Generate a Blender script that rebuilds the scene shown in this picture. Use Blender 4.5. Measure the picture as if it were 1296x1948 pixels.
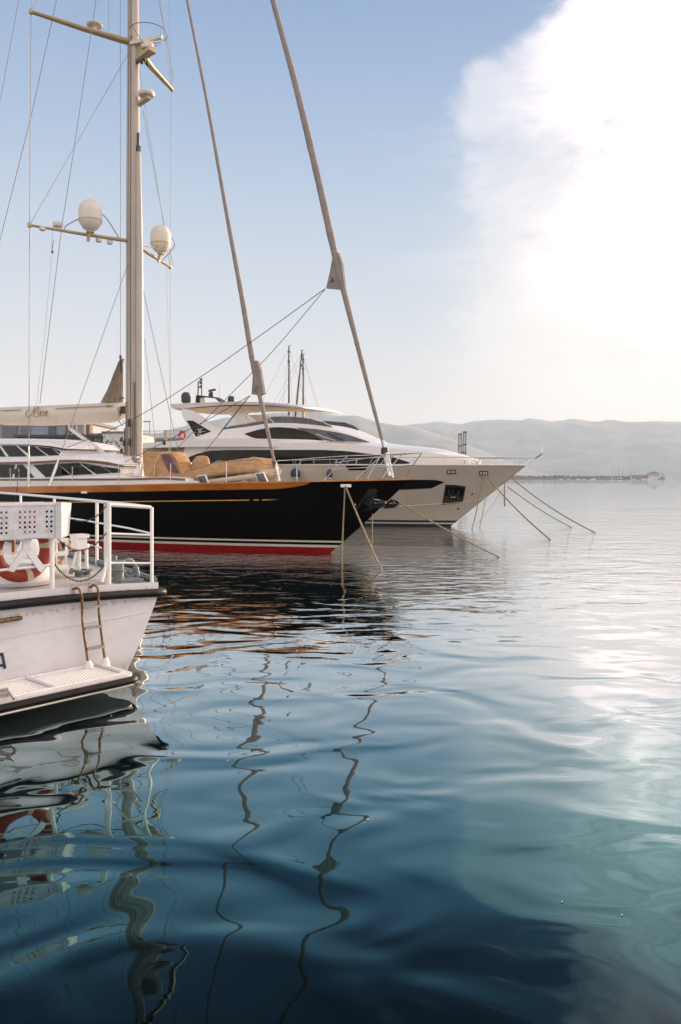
import bpy, bmesh, math, random
from mathutils import Matrix, Vector, noise
random.seed(7)
for o in list(bpy.data.objects): bpy.data.objects.remove(o)
SC = bpy.context.scene
COL = SC.collection
R = math.radians
PI = math.pi

# ------------------------------------------------------------------ camera
FPX, EYE, HORIZON = 1515.0, 2.6, 910.0
cd = bpy.data.cameras.new('camera')
cd.sensor_fit = 'VERTICAL'; cd.sensor_height = 36.0; cd.sensor_width = 24.0
cd.lens = FPX / 1948 * 36.0
cd.shift_y = -(974 - HORIZON) / 1948.0
cd.clip_start = 0.1; cd.clip_end = 40000
cam = bpy.data.objects.new('camera', cd); COL.objects.link(cam)
cam.location = (0, 0, EYE); cam.rotation_euler = (R(90), 0, 0)
SC.camera = cam
SC.view_settings.view_transform = 'Standard'; SC.view_settings.look = 'None'
SC.view_settings.exposure = 0.0; SC.view_settings.gamma = 1.0
SC.cycles.max_bounces = 8; SC.cycles.volume_bounces = 2
SC.cycles.caustics_reflective = True; SC.cycles.caustics_refractive = False
SC.cycles.sample_clamp_indirect = 6.0

# ------------------------------------------------------------------ sun and sky
SUN_AZ, SUN_EL = 44.0, 9.0          # degrees right of the view, above the horizon
sd = Vector((math.sin(R(SUN_AZ)) * math.cos(R(SUN_EL)), math.cos(R(SUN_AZ)) * math.cos(R(SUN_EL)), math.sin(R(SUN_EL))))
sl = bpy.data.lights.new('sun', 'SUN'); sl.energy = 4.8; sl.angle = R(1.5); sl.color = (1.0, 0.82, 0.62)
so = bpy.data.objects.new('sun', sl); COL.objects.link(so)
so.rotation_euler = sd.to_track_quat('Z', 'Y').to_euler(); so.location = (0, 0, 60)

W = bpy.data.worlds.new('World'); SC.world = W; W.use_nodes = True
nt = W.node_tree; nt.nodes.clear()

class NT:
    """small helper for wiring nodes"""
    def __init__(s, tree): s.t = tree
    def n(s, typ, **kw):
        nd = s.t.nodes.new(typ)
        for k, v in kw.items():
            if k.startswith('_'): setattr(nd, k[1:], v)
        return nd
    def link(s, a, b): s.t.links.new(a, b)
    def put(s, sock, v):
        if isinstance(v, bpy.types.NodeSocket): s.link(v, sock)
        else: sock.default_value = v
    def math(s, op, a, b=None, c=None, clamp=False):
        nd = s.t.nodes.new('ShaderNodeMath'); nd.operation = op; nd.use_clamp = clamp
        s.put(nd.inputs[0], a)
        if b is not None: s.put(nd.inputs[1], b)
        if c is not None: s.put(nd.inputs[2], c)
        return nd.outputs[0]
    def maprange(s, v, a, b, c=0.0, d=1.0, smooth=True):
        nd = s.t.nodes.new('ShaderNodeMapRange'); nd.interpolation_type = 'SMOOTHSTEP' if smooth else 'LINEAR'
        s.put(nd.inputs['Value'], v)
        for k, q in (('From Min', a), ('From Max', b), ('To Min', c), ('To Max', d)): s.put(nd.inputs[k], q)
        return nd.outputs['Result']
    def mix(s, f, a, b, mode='MIX'):
        nd = s.t.nodes.new('ShaderNodeMix'); nd.data_type = 'RGBA'; nd.blend_type = mode; nd.clamp_factor = True
        s.put(nd.inputs[0], f); s.put(nd.inputs[6], a); s.put(nd.inputs[7], b)
        return nd.outputs[2]
    def noise(s, vec, scale, detail=4.0, rough=0.5, dist=0.0):
        nd = s.t.nodes.new('ShaderNodeTexNoise')
        if vec is not None: s.link(vec, nd.inputs['Vector'])
        for k, q in (('Scale', scale), ('Detail', detail), ('Roughness', rough), ('Distortion', dist)): nd.inputs[k].default_value = q
        return nd.outputs['Fac']
    def mapping(s, vec, loc=(0, 0, 0), rot=(0, 0, 0), scale=(1, 1, 1)):
        nd = s.t.nodes.new('ShaderNodeMapping'); s.link(vec, nd.inputs[0])
        nd.inputs['Location'].default_value = loc; nd.inputs['Rotation'].default_value = rot; nd.inputs['Scale'].default_value = scale
        return nd.outputs[0]
    def ramp(s, fac, stops, interp='LINEAR'):
        nd = s.t.nodes.new('ShaderNodeValToRGB'); nd.color_ramp.interpolation = interp
        e = nd.color_ramp.elements
        while len(e) > 1: e.remove(e[-1])
        e[0].position = stops[0][0]; e[0].color = stops[0][1]
        for p, c in stops[1:]:
            x = e.new(p); x.color = c
        s.put(nd.inputs[0], fac)
        return nd.outputs[0]

w = NT(nt)
tc = nt.nodes.new('ShaderNodeTexCoord')
dirv = tc.outputs['Generated']
sep = nt.nodes.new('ShaderNodeSeparateXYZ'); w.link(dirv, sep.inputs[0])
DX, DY, DZ = sep.outputs
sky = nt.nodes.new('ShaderNodeTexSky'); sky.sky_type = 'NISHITA'; sky.sun_disc = False
sky.sun_elevation = R(SUN_EL); sky.sun_rotation = R(SUN_AZ); sky.air_density = 1.0; sky.dust_density = 1.0; sky.ozone_density = 2.0
el = w.math('MULTIPLY', w.math('ARCSINE', DZ), 180 / PI)          # elevation in degrees
e01 = w.maprange(el, -2.0, 88.0, 0.0, 1.0, smooth=False)
def sr(r, g, b):
    f = lambda c: (c / 255 / 12.92) if c / 255 <= 0.04045 else ((c / 255 + 0.055) / 1.055) ** 2.4
    return (f(r), f(g), f(b), 1)
P_ = lambda d: (d + 2) / 90
grad = w.ramp(e01, [(P_(-2), sr(232, 224, 218)), (P_(1.5), sr(250, 234, 222)), (P_(5), sr(245, 236, 231)), (P_(10), sr(222, 229, 237)),
                    (P_(16), sr(203, 218, 236)), (P_(22), sr(176, 200, 231)), (P_(31), sr(140, 174, 217)), (P_(36), sr(112, 150, 192)), (P_(42), sr(88, 126, 165)), (P_(52), sr(66, 98, 132)), (P_(85), sr(52, 80, 112))])
# azimuth measured from the view direction, degrees
az = w.math('MULTIPLY', w.math('ARCTAN2', DX, DY), 180 / PI)
# pale warm glow low towards the sun
cosang = nt.nodes.new('ShaderNodeVectorMath'); cosang.operation = 'DOT_PRODUCT'
w.link(dirv, cosang.inputs[0]); cosang.inputs[1].default_value = sd
glow = w.maprange(cosang.outputs['Value'], 0.80, 0.97, 0.0, 1.0)
hot = w.maprange(cosang.outputs['Value'], 0.962, 0.998, 0.0, 1.0)
base = w.mix(w.math('MULTIPLY', glow, 0.7), grad, (1.02, 0.95, 0.90, 1))
base = w.mix(w.math('MULTIPLY', w.maprange(az, 4.0, 21.0), w.maprange(el, 27.0, 7.0, 0.0, 0.92)), base, (1.45, 1.26, 1.13, 1))
base = w.mix(hot, base, (60.0, 35.0, 15.5, 1))
nish = w.mix(1.0, sky.outputs[0], (0.055, 0.055, 0.055, 1), 'MULTIPLY')
base = w.mix(0.12, base, nish)
# the big cloud bank on the right: an edge along one azimuth, torn up by noise, streaked lower down
m1 = w.mapping(dirv, scale=(1.0, 1.0, 1.35))
nz1 = w.noise(m1, 6.0, 12.0, 0.62, 0.35)
m2 = w.mapping(dirv, loc=(3, 1, 0), rot=(0.0, R(-12), 0.0), scale=(0.7, 0.7, 5.0))
nz2 = w.noise(m2, 3.5, 6.0, 0.55, 0.3)
edge = w.math('ADD', az, w.math('MULTIPLY', w.math('ADD', w.math('SUBTRACT', nz1, 0.5), w.math('MULTIPLY', w.math('SUBTRACT', w.noise(m1, 21.0, 8.0, .6, .4), .5), .35)), 10.0))
# the bank leans: its border moves to the right with height
shift = w.maprange(el, 25.0, 33.0, 0.0, 8.0)
edge = w.math('SUBTRACT', edge, w.math('ADD', shift, 9.3))
core = w.maprange(edge, -1.3, 1.3, 0.0, 1.0)
veil = w.maprange(edge, -1.0, 22.0, 0.0, 1.0)
lowcut = w.maprange(w.math('ADD', el, w.math('MULTIPLY', nz2, 10.0)), 10.0, 19.0, 0.0, 1.0)
bank = w.math('MULTIPLY', core, lowcut)
bank = w.math('MULTIPLY', bank, w.math('MULTIPLY', w.maprange(nz1, 0.25, 0.6, 0.80, 0.99), w.maprange(edge, 0.0, 9.0, 0.72, 1.0)))
wisp = w.math('MULTIPLY', w.maprange(nz2, 0.47, 0.66, 0.0, 0.75), w.maprange(az, 0.0, 16.0, 0.0, 1.0))
wisp = w.math('MULTIPLY', wisp, w.maprange(el, 3.0, 8.0, 0.0, 1.0))
cl = w.math('MAXIMUM', bank, wisp)
cloudcol = w.mix(w.maprange(nz1, 0.3, 0.7), (0.62, 0.67, 0.79, 1), (0.92, 0.91, 0.96, 1))
cloudcol = w.mix(w.maprange(el, 26.0, 8.0), cloudcol, (1.0, 0.97, 0.96, 1))
tex = w.noise(w.mapping(dirv, loc=(2, 5, 1), rot=(R(10), R(-30), 0), scale=(1.0, 1.0, 2.6)), 4.0, 8.0, 0.6, 0.4)
lit = w.mix(w.maprange(tex, 0.36, 0.66), (0.84, 0.84, 0.885, 1), (3.6, 2.75, 2.5, 1))
cloudcol = w.mix(w.math('MULTIPLY', w.maprange(az, 10.5, 22.0), w.maprange(el, 9.0, 15.0, 0.25, 1.0)), cloudcol, lit)
cloudcol = w.mix(w.maprange(el, 29.0, 34.0), cloudcol, (4.6, 3.6, 3.4, 1))
cloudcol = w.mix(hot, cloudcol, (48.0, 29.0, 14.0, 1))
cloudcol = w.mix(w.maprange(el, 35.0, 62.0), cloudcol, (0.22, 0.26, 0.31, 1))
skyc = w.mix(cl, base, cloudcol)
# added brightness in the unseen sky behind the camera, lights the boats; noise breaks it
behind = w.math('MULTIPLY', w.maprange(DY, 0.25, -0.35, 0.0, 1.0), w.maprange(el, 2.0, 14.0, 0.35, 1.0))
n4 = w.noise(w.mapping(dirv, loc=(8, 2, 1), scale=(1, 1, 1.8)), 2.2, 5.0, 0.55, 0.2)
skyc = w.mix(w.math('MULTIPLY', behind, w.maprange(n4, 0.3, 0.6, 0.55, 1.0)), skyc, (1.28, 1.17, 1.12, 1))
# below the horizon: dull water colour
skyc = w.mix(w.maprange(el, -1.0, -4.0), skyc, (0.12, 0.14, 0.15, 1))
bg = nt.nodes.new('ShaderNodeBackground'); w.link(skyc, bg.inputs[0]); bg.inputs[1].default_value = 1.0
out = nt.nodes.new('ShaderNodeOutputWorld'); w.link(bg.outputs[0], out.inputs[0])

# ------------------------------------------------------------------ materials
def mat(name, col, rough=0.5, metal=0.0, var=0.0, vscale=3.0, bump=0.0, bscale=20.0, coat=0.0, spec=0.5, col2=None, stretch=(1, 1, 1), emis=None, contrast=(0.35, 0.65)):
    m = bpy.data.materials.new(name); m.use_nodes = True
    t = NT(m.node_tree); b = m.node_tree.nodes['Principled BSDF']
    b.inputs['Roughness'].default_value = rough; b.inputs['Metallic'].default_value = metal
    b.inputs['Coat Weight'].default_value = coat; b.inputs['Specular IOR Level'].default_value = spec
    c4 = (*col, 1)
    co = m.node_tree.nodes.new('ShaderNodeTexCoord').outputs['Object']
    if stretch != (1, 1, 1): co = t.mapping(co, scale=stretch)
    if var or col2:
        f = t.noise(co, vscale, 6, 0.6)
        d = (*col2, 1) if col2 else tuple(max(0, c * (1 - var)) for c in col) + (1,)
        t.link(t.mix(t.maprange(f, *contrast), c4, d), b.inputs['Base Color'])
        t.link(t.maprange(f, 0.3, 0.7, rough * 0.85, min(1, rough * 1.2)), b.inputs['Roughness'])
    else: b.inputs['Base Color'].default_value = c4
    if bump:
        bn = m.node_tree.nodes.new('ShaderNodeBump'); bn.inputs['Strength'].default_value = 1.0; bn.inputs['Distance'].default_value = bump
        t.link(t.noise(co, bscale, 4, 0.6), bn.inputs['Height']); t.link(bn.outputs[0], b.inputs['Normal'])
    return m
M = {}
M['white'] = mat('white_paint', (0.78, 0.77, 0.77), 0.3, var=0.05, vscale=1.5, coat=0.2)
M['white_old'] = mat('weathered_white_paint', (0.70, 0.695, 0.72), 0.42, col2=(0.62, 0.60, 0.60), vscale=2.2, bump=0.002, bscale=4)
M['grey_galv'] = mat('pale_grey_paint', (0.60, 0.61, 0.65), 0.5, col2=(0.50, 0.50, 0.53), vscale=9, bump=0.002, bscale=60)
M['gelcoat'] = mat('yacht_gelcoat', (0.78, 0.76, 0.755), 0.16, var=0.03, vscale=0.7, coat=0.5)
M['hullgrey'] = mat('pearl_hull_paint', (0.64, 0.56, 0.47), 0.18, var=0.05, vscale=0.6, coat=0.6)
M['black'] = mat('black_hull_paint', (0.004, 0.003, 0.003), 0.3, coat=0.0, spec=0.16)
M['red'] = mat('red_antifouling', (0.36, 0.008, 0.012), 0.5, var=0.35, vscale=3, stretch=(1, 1, 4))
M['cream'] = mat('boot_stripe_cream', (0.72, 0.66, 0.58), 0.35)
M['gold'] = mat('gold_leaf', (0.55, 0.33, 0.08), 0.38, metal=0.6)
M['golddark'] = mat('gold_lettering', (0.34, 0.19, 0.07), 0.5)
M['steel'] = mat('polished_steel', (0.72, 0.70, 0.68), 0.16, metal=1.0, var=0.2, vscale=8)
M['wire'] = mat('rigging_wire', (0.26, 0.25, 0.24), 0.6, metal=0.4)
M['darkwire'] = mat('dark_rope', (0.06, 0.055, 0.045), 0.8)
M['rubber'] = mat('black_rubber', (0.009, 0.009, 0.009), 0.5, spec=0.25, var=0.4, vscale=8, bump=0.003, bscale=15)
M['darkgrey'] = mat('dark_fitting', (0.04, 0.04, 0.042), 0.5)
M['mast'] = mat('mast_paint', (0.47, 0.405, 0.35), 0.3, var=0.15, vscale=1.2, stretch=(3, 3, .35), coat=0.2)
M['mastdark'] = mat('mast_track', (0.20, 0.16, 0.13), 0.5)
M['cream_paint'] = mat('cream_fitting_paint', (0.46, 0.36, 0.215), 0.4, var=0.08)
M['dome'] = mat('dome_plastic', (0.66, 0.61, 0.55), 0.35, var=0.04, vscale=2)
M['glass'] = mat('dark_glass', (0.006, 0.008, 0.009), 0.08, spec=0.3)
M['glassgrey'] = mat('grey_screen', (0.10, 0.11, 0.13), 0.12, var=0.5, vscale=1.2, spec=0.6)
M['canvas'] = mat('tan_canvas', (0.52, 0.30, 0.14), 0.85, var=0.25, vscale=5, bump=0.03, bscale=5, stretch=(.6, 1, 1.6))
M['canvaspale'] = mat('pale_canvas', (0.62, 0.54, 0.44), 0.85, var=0.15, vscale=5)
M['sail'] = mat('sail_cloth', (0.50, 0.45, 0.42), 0.8, var=0.15, vscale=6, bump=0.004, bscale=25)
M['sailtan'] = mat('tan_sail_cloth', (0.32, 0.26, 0.20), 0.85, col2=(0.20, 0.16, 0.12), vscale=4, stretch=(4, 4, .6), bump=0.02, bscale=3)
M['rope'] = mat('mooring_rope', (0.36, 0.28, 0.17), 0.85, col2=(0.20, 0.15, 0.09), vscale=14, bump=0.006, bscale=90)
M['ropepale'] = mat('pale_rope', (0.55, 0.44, 0.32), 0.85, var=0.3, vscale=30, bump=0.006, bscale=80)
M['orange'] = mat('lifebuoy_orange', (0.33, 0.035, 0.015), 0.6, var=0.25, vscale=6)
M['redbuoy'] = mat('red_buoy', (0.62, 0.06, 0.035), 0.5)
M['tape'] = mat('reflective_tape', (0.60, 0.52, 0.38), 0.4, var=0.2, vscale=20)
M['navy'] = mat('navy_lettering', (0.012, 0.03, 0.09), 0.4)
M['bluegrey'] = mat('grey_blue_deck_paint', (0.17, 0.20, 0.205), 0.55, var=0.3, vscale=12, bump=0.003, bscale=40)
M['deckpaint'] = mat('deck_paint', (0.47, 0.46, 0.45), 0.6, col2=(0.36, 0.36, 0.37), vscale=3.5, bump=0.001, bscale=60)
M['brass'] = mat('weathered_brass', (0.24, 0.15, 0.06), 0.42, metal=0.8, col2=(0.10, 0.06, 0.03), vscale=14)
M['step'] = mat('weathered_step', (0.36, 0.33, 0.31), 0.6, var=0.3, vscale=20)
M['chain'] = mat('rusty_chain', (0.09, 0.065, 0.05), 0.6, metal=0.5, var=0.4, vscale=40)
M['fenderblue'] = mat('blue_fender', (0.02, 0.05, 0.11), 0.5, var=0.3)
M['purple'] = mat('clear_vinyl', (0.14, 0.055, 0.07), 0.18, var=0.4, vscale=3)
M['bottom'] = mat('dark_antifouling', (0.035, 0.014, 0.010), 0.6, var=0.4, vscale=4)
M['flagred'] = mat('flag_cloth', (0.45, 0.04, 0.04), 0.8)
M['flagblue'] = mat('flag_blue', (0.05, 0.08, 0.25), 0.8)
M['antenna'] = mat('graphite_plastic', (0.03, 0.03, 0.032), 0.45)
M['offwhite'] = mat('boom_paint', (0.66, 0.58, 0.48), 0.25, var=0.1, vscale=0.8, coat=0.3)

def stripes_mat(name, c1, c2, scale, axis='Z', rough=0.5, width=0.5, bump=0.0):
    m = mat(name, c1, rough); t = NT(m.node_tree); b = m.node_tree.nodes['Principled BSDF']
    co = m.node_tree.nodes.new('ShaderNodeTexCoord').outputs['Object']
    wv = m.node_tree.nodes.new('ShaderNodeTexWave'); wv.bands_direction = axis; t.link(co, wv.inputs[0])
    wv.inputs['Scale'].default_value = scale; wv.inputs['Distortion'].default_value = 0.4; wv.inputs['Detail Scale'].default_value = 2
    f = t.maprange(wv.outputs['Fac'], width, min(1, width + 0.06))
    nf = t.noise(co, 2.5, 5, 0.6)
    t.link(t.mix(f, t.mix(t.maprange(nf, .35, .65), (*c1, 1), tuple(x * .85 for x in c1) + (1,)), (*c2, 1)), b.inputs['Base Color'])
    if bump:
        bn = m.node_tree.nodes.new('ShaderNodeBump'); bn.inputs['Distance'].default_value = bump
        t.link(wv.outputs['Fac'], bn.inputs['Height']); t.link(bn.outputs[0], b.inputs['Normal'])
    return m
def wood_mat():
    m = mat('varnished_teak', (0.40, 0.14, 0.03), 0.2, coat=0.25); t = NT(m.node_tree); b = m.node_tree.nodes['Principled BSDF']
    co = m.node_tree.nodes.new('ShaderNodeTexCoord').outputs['Object']
    a = t.noise(t.mapping(co, scale=(0.6, 6, 30)), 1.6, 6, 0.6, 0.6)
    big = t.noise(t.mapping(co, scale=(.7, .7, .7)), 1.0, 2)
    c = t.mix(t.maprange(a, .3, .7), (0.60, 0.20, 0.032, 1), (0.32, 0.09, 0.014, 1))
    t.link(t.mix(t.maprange(big, .35, .65, 0, .6), c, (0.66, 0.28, 0.07, 1)), b.inputs['Base Color'])
    return m
M['wood'] = wood_mat()
def painted_steel():
    m = mat('rust_streaked_white_paint', (0.70, 0.685, 0.70), 0.42, bump=0.002, bscale=4); t = NT(m.node_tree); b = m.node_tree.nodes['Principled BSDF']
    co = m.node_tree.nodes.new('ShaderNodeTexCoord').outputs['Object']; sp = m.node_tree.nodes.new('ShaderNodeSeparateXYZ'); t.link(co, sp.inputs[0]); Z = sp.outputs[2]
    scuff = t.noise(t.mapping(co, scale=(1, 1, 2.5)), 2.2, 7, .62)
    run = t.noise(t.mapping(co, scale=(9, 9, .7)), 1.6, 5, .65)
    fine = t.noise(co, 14, 4, .6)
    c = t.mix(t.maprange(scuff, .42, .72), (.63, .63, .66, 1), (.575, .565, .585, 1))
    under = t.math('MULTIPLY', t.maprange(Z, .55, 1.02), t.maprange(run, .50, .72))
    c = t.mix(t.math('MULTIPLY', under, .22), c, (.46, .33, .20, 1))
    joint = t.math('MULTIPLY', t.math('MULTIPLY', t.maprange(Z, .96, 1.0), t.maprange(Z, 1.06, 1.0)), t.maprange(fine, .45, .62))
    upper = t.math('MULTIPLY', t.math('MULTIPLY', t.maprange(Z, 1.12, 1.135), t.maprange(Z, 1.19, 1.14)), t.maprange(fine, .50, .66))
    c = t.mix(t.math('MULTIPLY', t.math('ADD', joint, upper, clamp=True), .75), c, (.42, .20, .07, 1))
    grime = t.math('MULTIPLY', t.maprange(Z, .34, .12), t.maprange(fine, .3, .7, .3, 1.0))
    c = t.mix(t.math('MULTIPLY', grime, .6), c, (.30, .27, .20, 1))
    t.link(c, b.inputs['Base Color']); return m
M['hullwhite'] = painted_steel()
M['trim'] = mat('brown_trim', (0.22, 0.10, 0.05), 0.4, var=0.3)
M['teak'] = stripes_mat('teak_deck', (0.42, 0.36, 0.29), (0.08, 0.06, 0.05), 5.0, 'Y', 0.7, 0.94)
M['sailwrap'] = stripes_mat('furled_sail_cloth', (0.27, 0.235, 0.215), (0.20, 0.175, 0.16), 0.55, 'Z', 0.8, 0.975, bump=0.01)
M['corrugated'] = stripes_mat('corrugated_cladding', (0.30, 0.34, 0.42), (0.22, 0.26, 0.34), 0.6, 'Z', 0.6, 0.8)

def water_mat():
    m = bpy.data.materials.new('harbour_water'); m.use_nodes = True
    t = NT(m.node_tree); m.node_tree.nodes.remove(m.node_tree.nodes['Principled BSDF'])
    geo = m.node_tree.nodes.new('ShaderNodeNewGeometry'); pos = geo.outputs['Position']
    sp = m.node_tree.nodes.new('ShaderNodeSeparateXYZ'); t.link(pos, sp.inputs[0])
    X, Y = sp.outputs[0], sp.outputs[1]
    # long oily undulation, medium ripples, and wind-ruffled water farther out
    n0 = t.noise(t.mapping(pos, rot=(0, 0, R(14)), scale=(0.16, 0.34, 1)), 1.0, 2, 0.45, 0.5)
    n1 = t.noise(t.mapping(pos, loc=(3.7, 7.9, 0), rot=(0, 0, R(-22)), scale=(0.74, 1.10, 1)), 1.0, 1.2, 0.4, 0.7)
    n2 = t.noise(t.mapping(pos, loc=(1, 9, 3), rot=(0, 0, R(8)), scale=(1.5, 3.4, 1)), 1.0, 2, 0.5, 0.5)
    n3 = t.noise(t.mapping(pos, loc=(7, 0, 3), rot=(0, 0, R(-6)), scale=(3.0, 8.5, 1)), 1.0, 3, 0.55, 0.3)
    patch = t.noise(t.mapping(pos, loc=(3, 3, 3), scale=(0.05, 0.09, 1)), 1.0, 2, 0.5)
    a2 = t.math('MULTIPLY', t.math('MULTIPLY', t.maprange(Y, 9.0, 24.0, 0.05, 1.0), t.maprange(Y, 40.0, 120.0, 1.0, 0.6)), t.maprange(patch, 0.32, 0.62, 0.55, 1.25))
    a3 = t.math('MULTIPLY', t.math('MULTIPLY', t.maprange(Y, 15.0, 42.0, 0.0, 1.0), t.maprange(Y, 50.0, 150.0, 1.0, 0.45)), t.maprange(patch, 0.32, 0.62, 0.5, 1.3))
    mid = t.maprange(Y, 25.0, 40.0, 1.0, 0.55); a2 = t.math('MULTIPLY', a2, mid); a3 = t.math('MULTIPLY', a3, mid)
    h = t.math('MULTIPLY', n0, 0.038)
    h = t.math('ADD', h, t.math('MULTIPLY', n1, 0.042))
    h = t.math('ADD', h, t.math('MULTIPLY', t.math('MULTIPLY', n2, a2), 0.023))
    h = t.math('ADD', h, t.math('MULTIPLY', t.math('MULTIPLY', n3, a3), 0.014))
    n5 = t.noise(t.mapping(pos, loc=(2, 4, 8), rot=(0, 0, R(5)), scale=(0.10, 0.42, 1)), 1.0, 3, 0.6, 0.2)
    h = t.math('ADD', h, t.math('MULTIPLY', t.math('MULTIPLY', n5, t.maprange(Y, 50.0, 100.0, 0.0, 1.0)), 0.085))
    bn = m.node_tree.nodes.new('ShaderNodeBump'); bn.inputs['Strength'].default_value = 1.0; bn.inputs['Distance'].default_value = 1.0
    t.link(h, bn.inputs['Height'])
    # dark body under a mirror film; the film fades towards steep angles the way a polarised view of water does
    lw = m.node_tree.nodes.new('ShaderNodeLayerWeight'); lw.inputs['Blend'].default_value = 0.5; t.link(bn.outputs[0], lw.inputs['Normal'])
    refl = t.ramp(lw.outputs['Facing'], [(0.0, (.012, .014, .016, 1)), (.41, (.014, .018, .021, 1)), (.46, (.020, .033, .039, 1)), (.50, (.036, .070, .082, 1)), (.54, (.062, .134, .148, 1)), (.61, (.135, .250, .266, 1)),
                                         (.69, (.33, .43, .45, 1)), (.75, (.50, .57, .59, 1)), (.80, (.66, .69, .70, 1)), (.88, (.82, .835, .84, 1)), (1.0, (.95, .95, .95, 1))])
    gl = m.node_tree.nodes.new('ShaderNodeBsdfGlossy'); gl.inputs['Roughness'].default_value = 0.0; t.link(refl, gl.inputs['Color']); t.link(bn.outputs[0], gl.inputs['Normal'])
    df = m.node_tree.nodes.new('ShaderNodeBsdfDiffuse'); df.inputs['Color'].default_value = (0.0006, 0.0026, 0.0034, 1)
    ad = m.node_tree.nodes.new('ShaderNodeAddShader'); t.link(gl.outputs[0], ad.inputs[0]); t.link(df.outputs[0], ad.inputs[1])
    t.link(ad.outputs[0], m.node_tree.nodes['Material Output'].inputs[0])
    return m
M['water'] = water_mat()

# ------------------------------------------------------------------ mesh helpers
class Frame:
    """a boat's own axes: x runs aft (or forward), y to the side that faces the camera, z up"""
    def __init__(s, ox, oy, deg, oz=0.0):
        s.o = Vector((ox, oy, oz)); s.a = R(deg)
        s.m = Matrix.Translation(s.o) @ Matrix.Rotation(s.a, 4, 'Z'); s.i = s.m.inverted()
    def w(s, p): return s.m @ Vector(p)
    def hit(s, px, py, x=None, y=None, z=None):
        """where the photograph's ray meets one plane of the frame, in the frame's coordinates"""
        c = s.i @ Vector((0, 0, EYE)); d = s.i.to_3x3() @ Vector(((px - 648) / FPX, 1, -(py - HORIZON) / FPX))
        if x is not None: k = (x - c.x) / d.x
        elif y is not None: k = (y - c.y) / d.y
        else: k = (z - c.z) / d.z
        return c + d * k
    def side(s, px, py, wf):
        y = 2.0
        for _ in range(25):
            p = s.hit(px, py, y=y); y = 0.5 * y + 0.5 * wf(p.x)
        return s.hit(px, py, y=y)
ID = Frame(0, 0, 0)
def at(px, py, Y): return Vector(((px - 648) / FPX * Y, Y, EYE - (py - HORIZON) / FPX * Y))
MATS = {}
def lerp(tab, x):
    if x <= tab[0][0]: return tab[0][1]
    for (a, b), (c, d) in zip(tab, tab[1:]):
        if x <= c: return b + (d - b) * (x - a) / (c - a)
    return tab[-1][1]
def smooth_line(pts, n):
    """Catmull-Rom through points"""
    P = [Vector(p) for p in pts]; P = [P[0] * 2 - P[1]] + P + [P[-1] * 2 - P[-2]]
    o = []
    for i in range(1, len(P) - 2):
        for k in range(n):
            u = k / n; a, b, c, d = P[i - 1:i + 3]
            o.append(0.5 * ((2 * b) + (c - a) * u + (2 * a - 5 * b + 4 * c - d) * u * u + (3 * b - a - 3 * c + d) * u ** 3))
    o.append(P[-2]); return o
def resample(pts, n):
    P = [Vector(p) for p in pts]; L = [0]
    for a, b in zip(P, P[1:]): L.append(L[-1] + (b - a).length)
    o = []
    for k in range(n):
        d = L[-1] * k / (n - 1); i = 0
        while i < len(L) - 2 and L[i + 1] < d: i += 1
        q = (d - L[i]) / max(1e-9, L[i + 1] - L[i]); o.append(P[i].lerp(P[i + 1], q))
    return o
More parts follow.
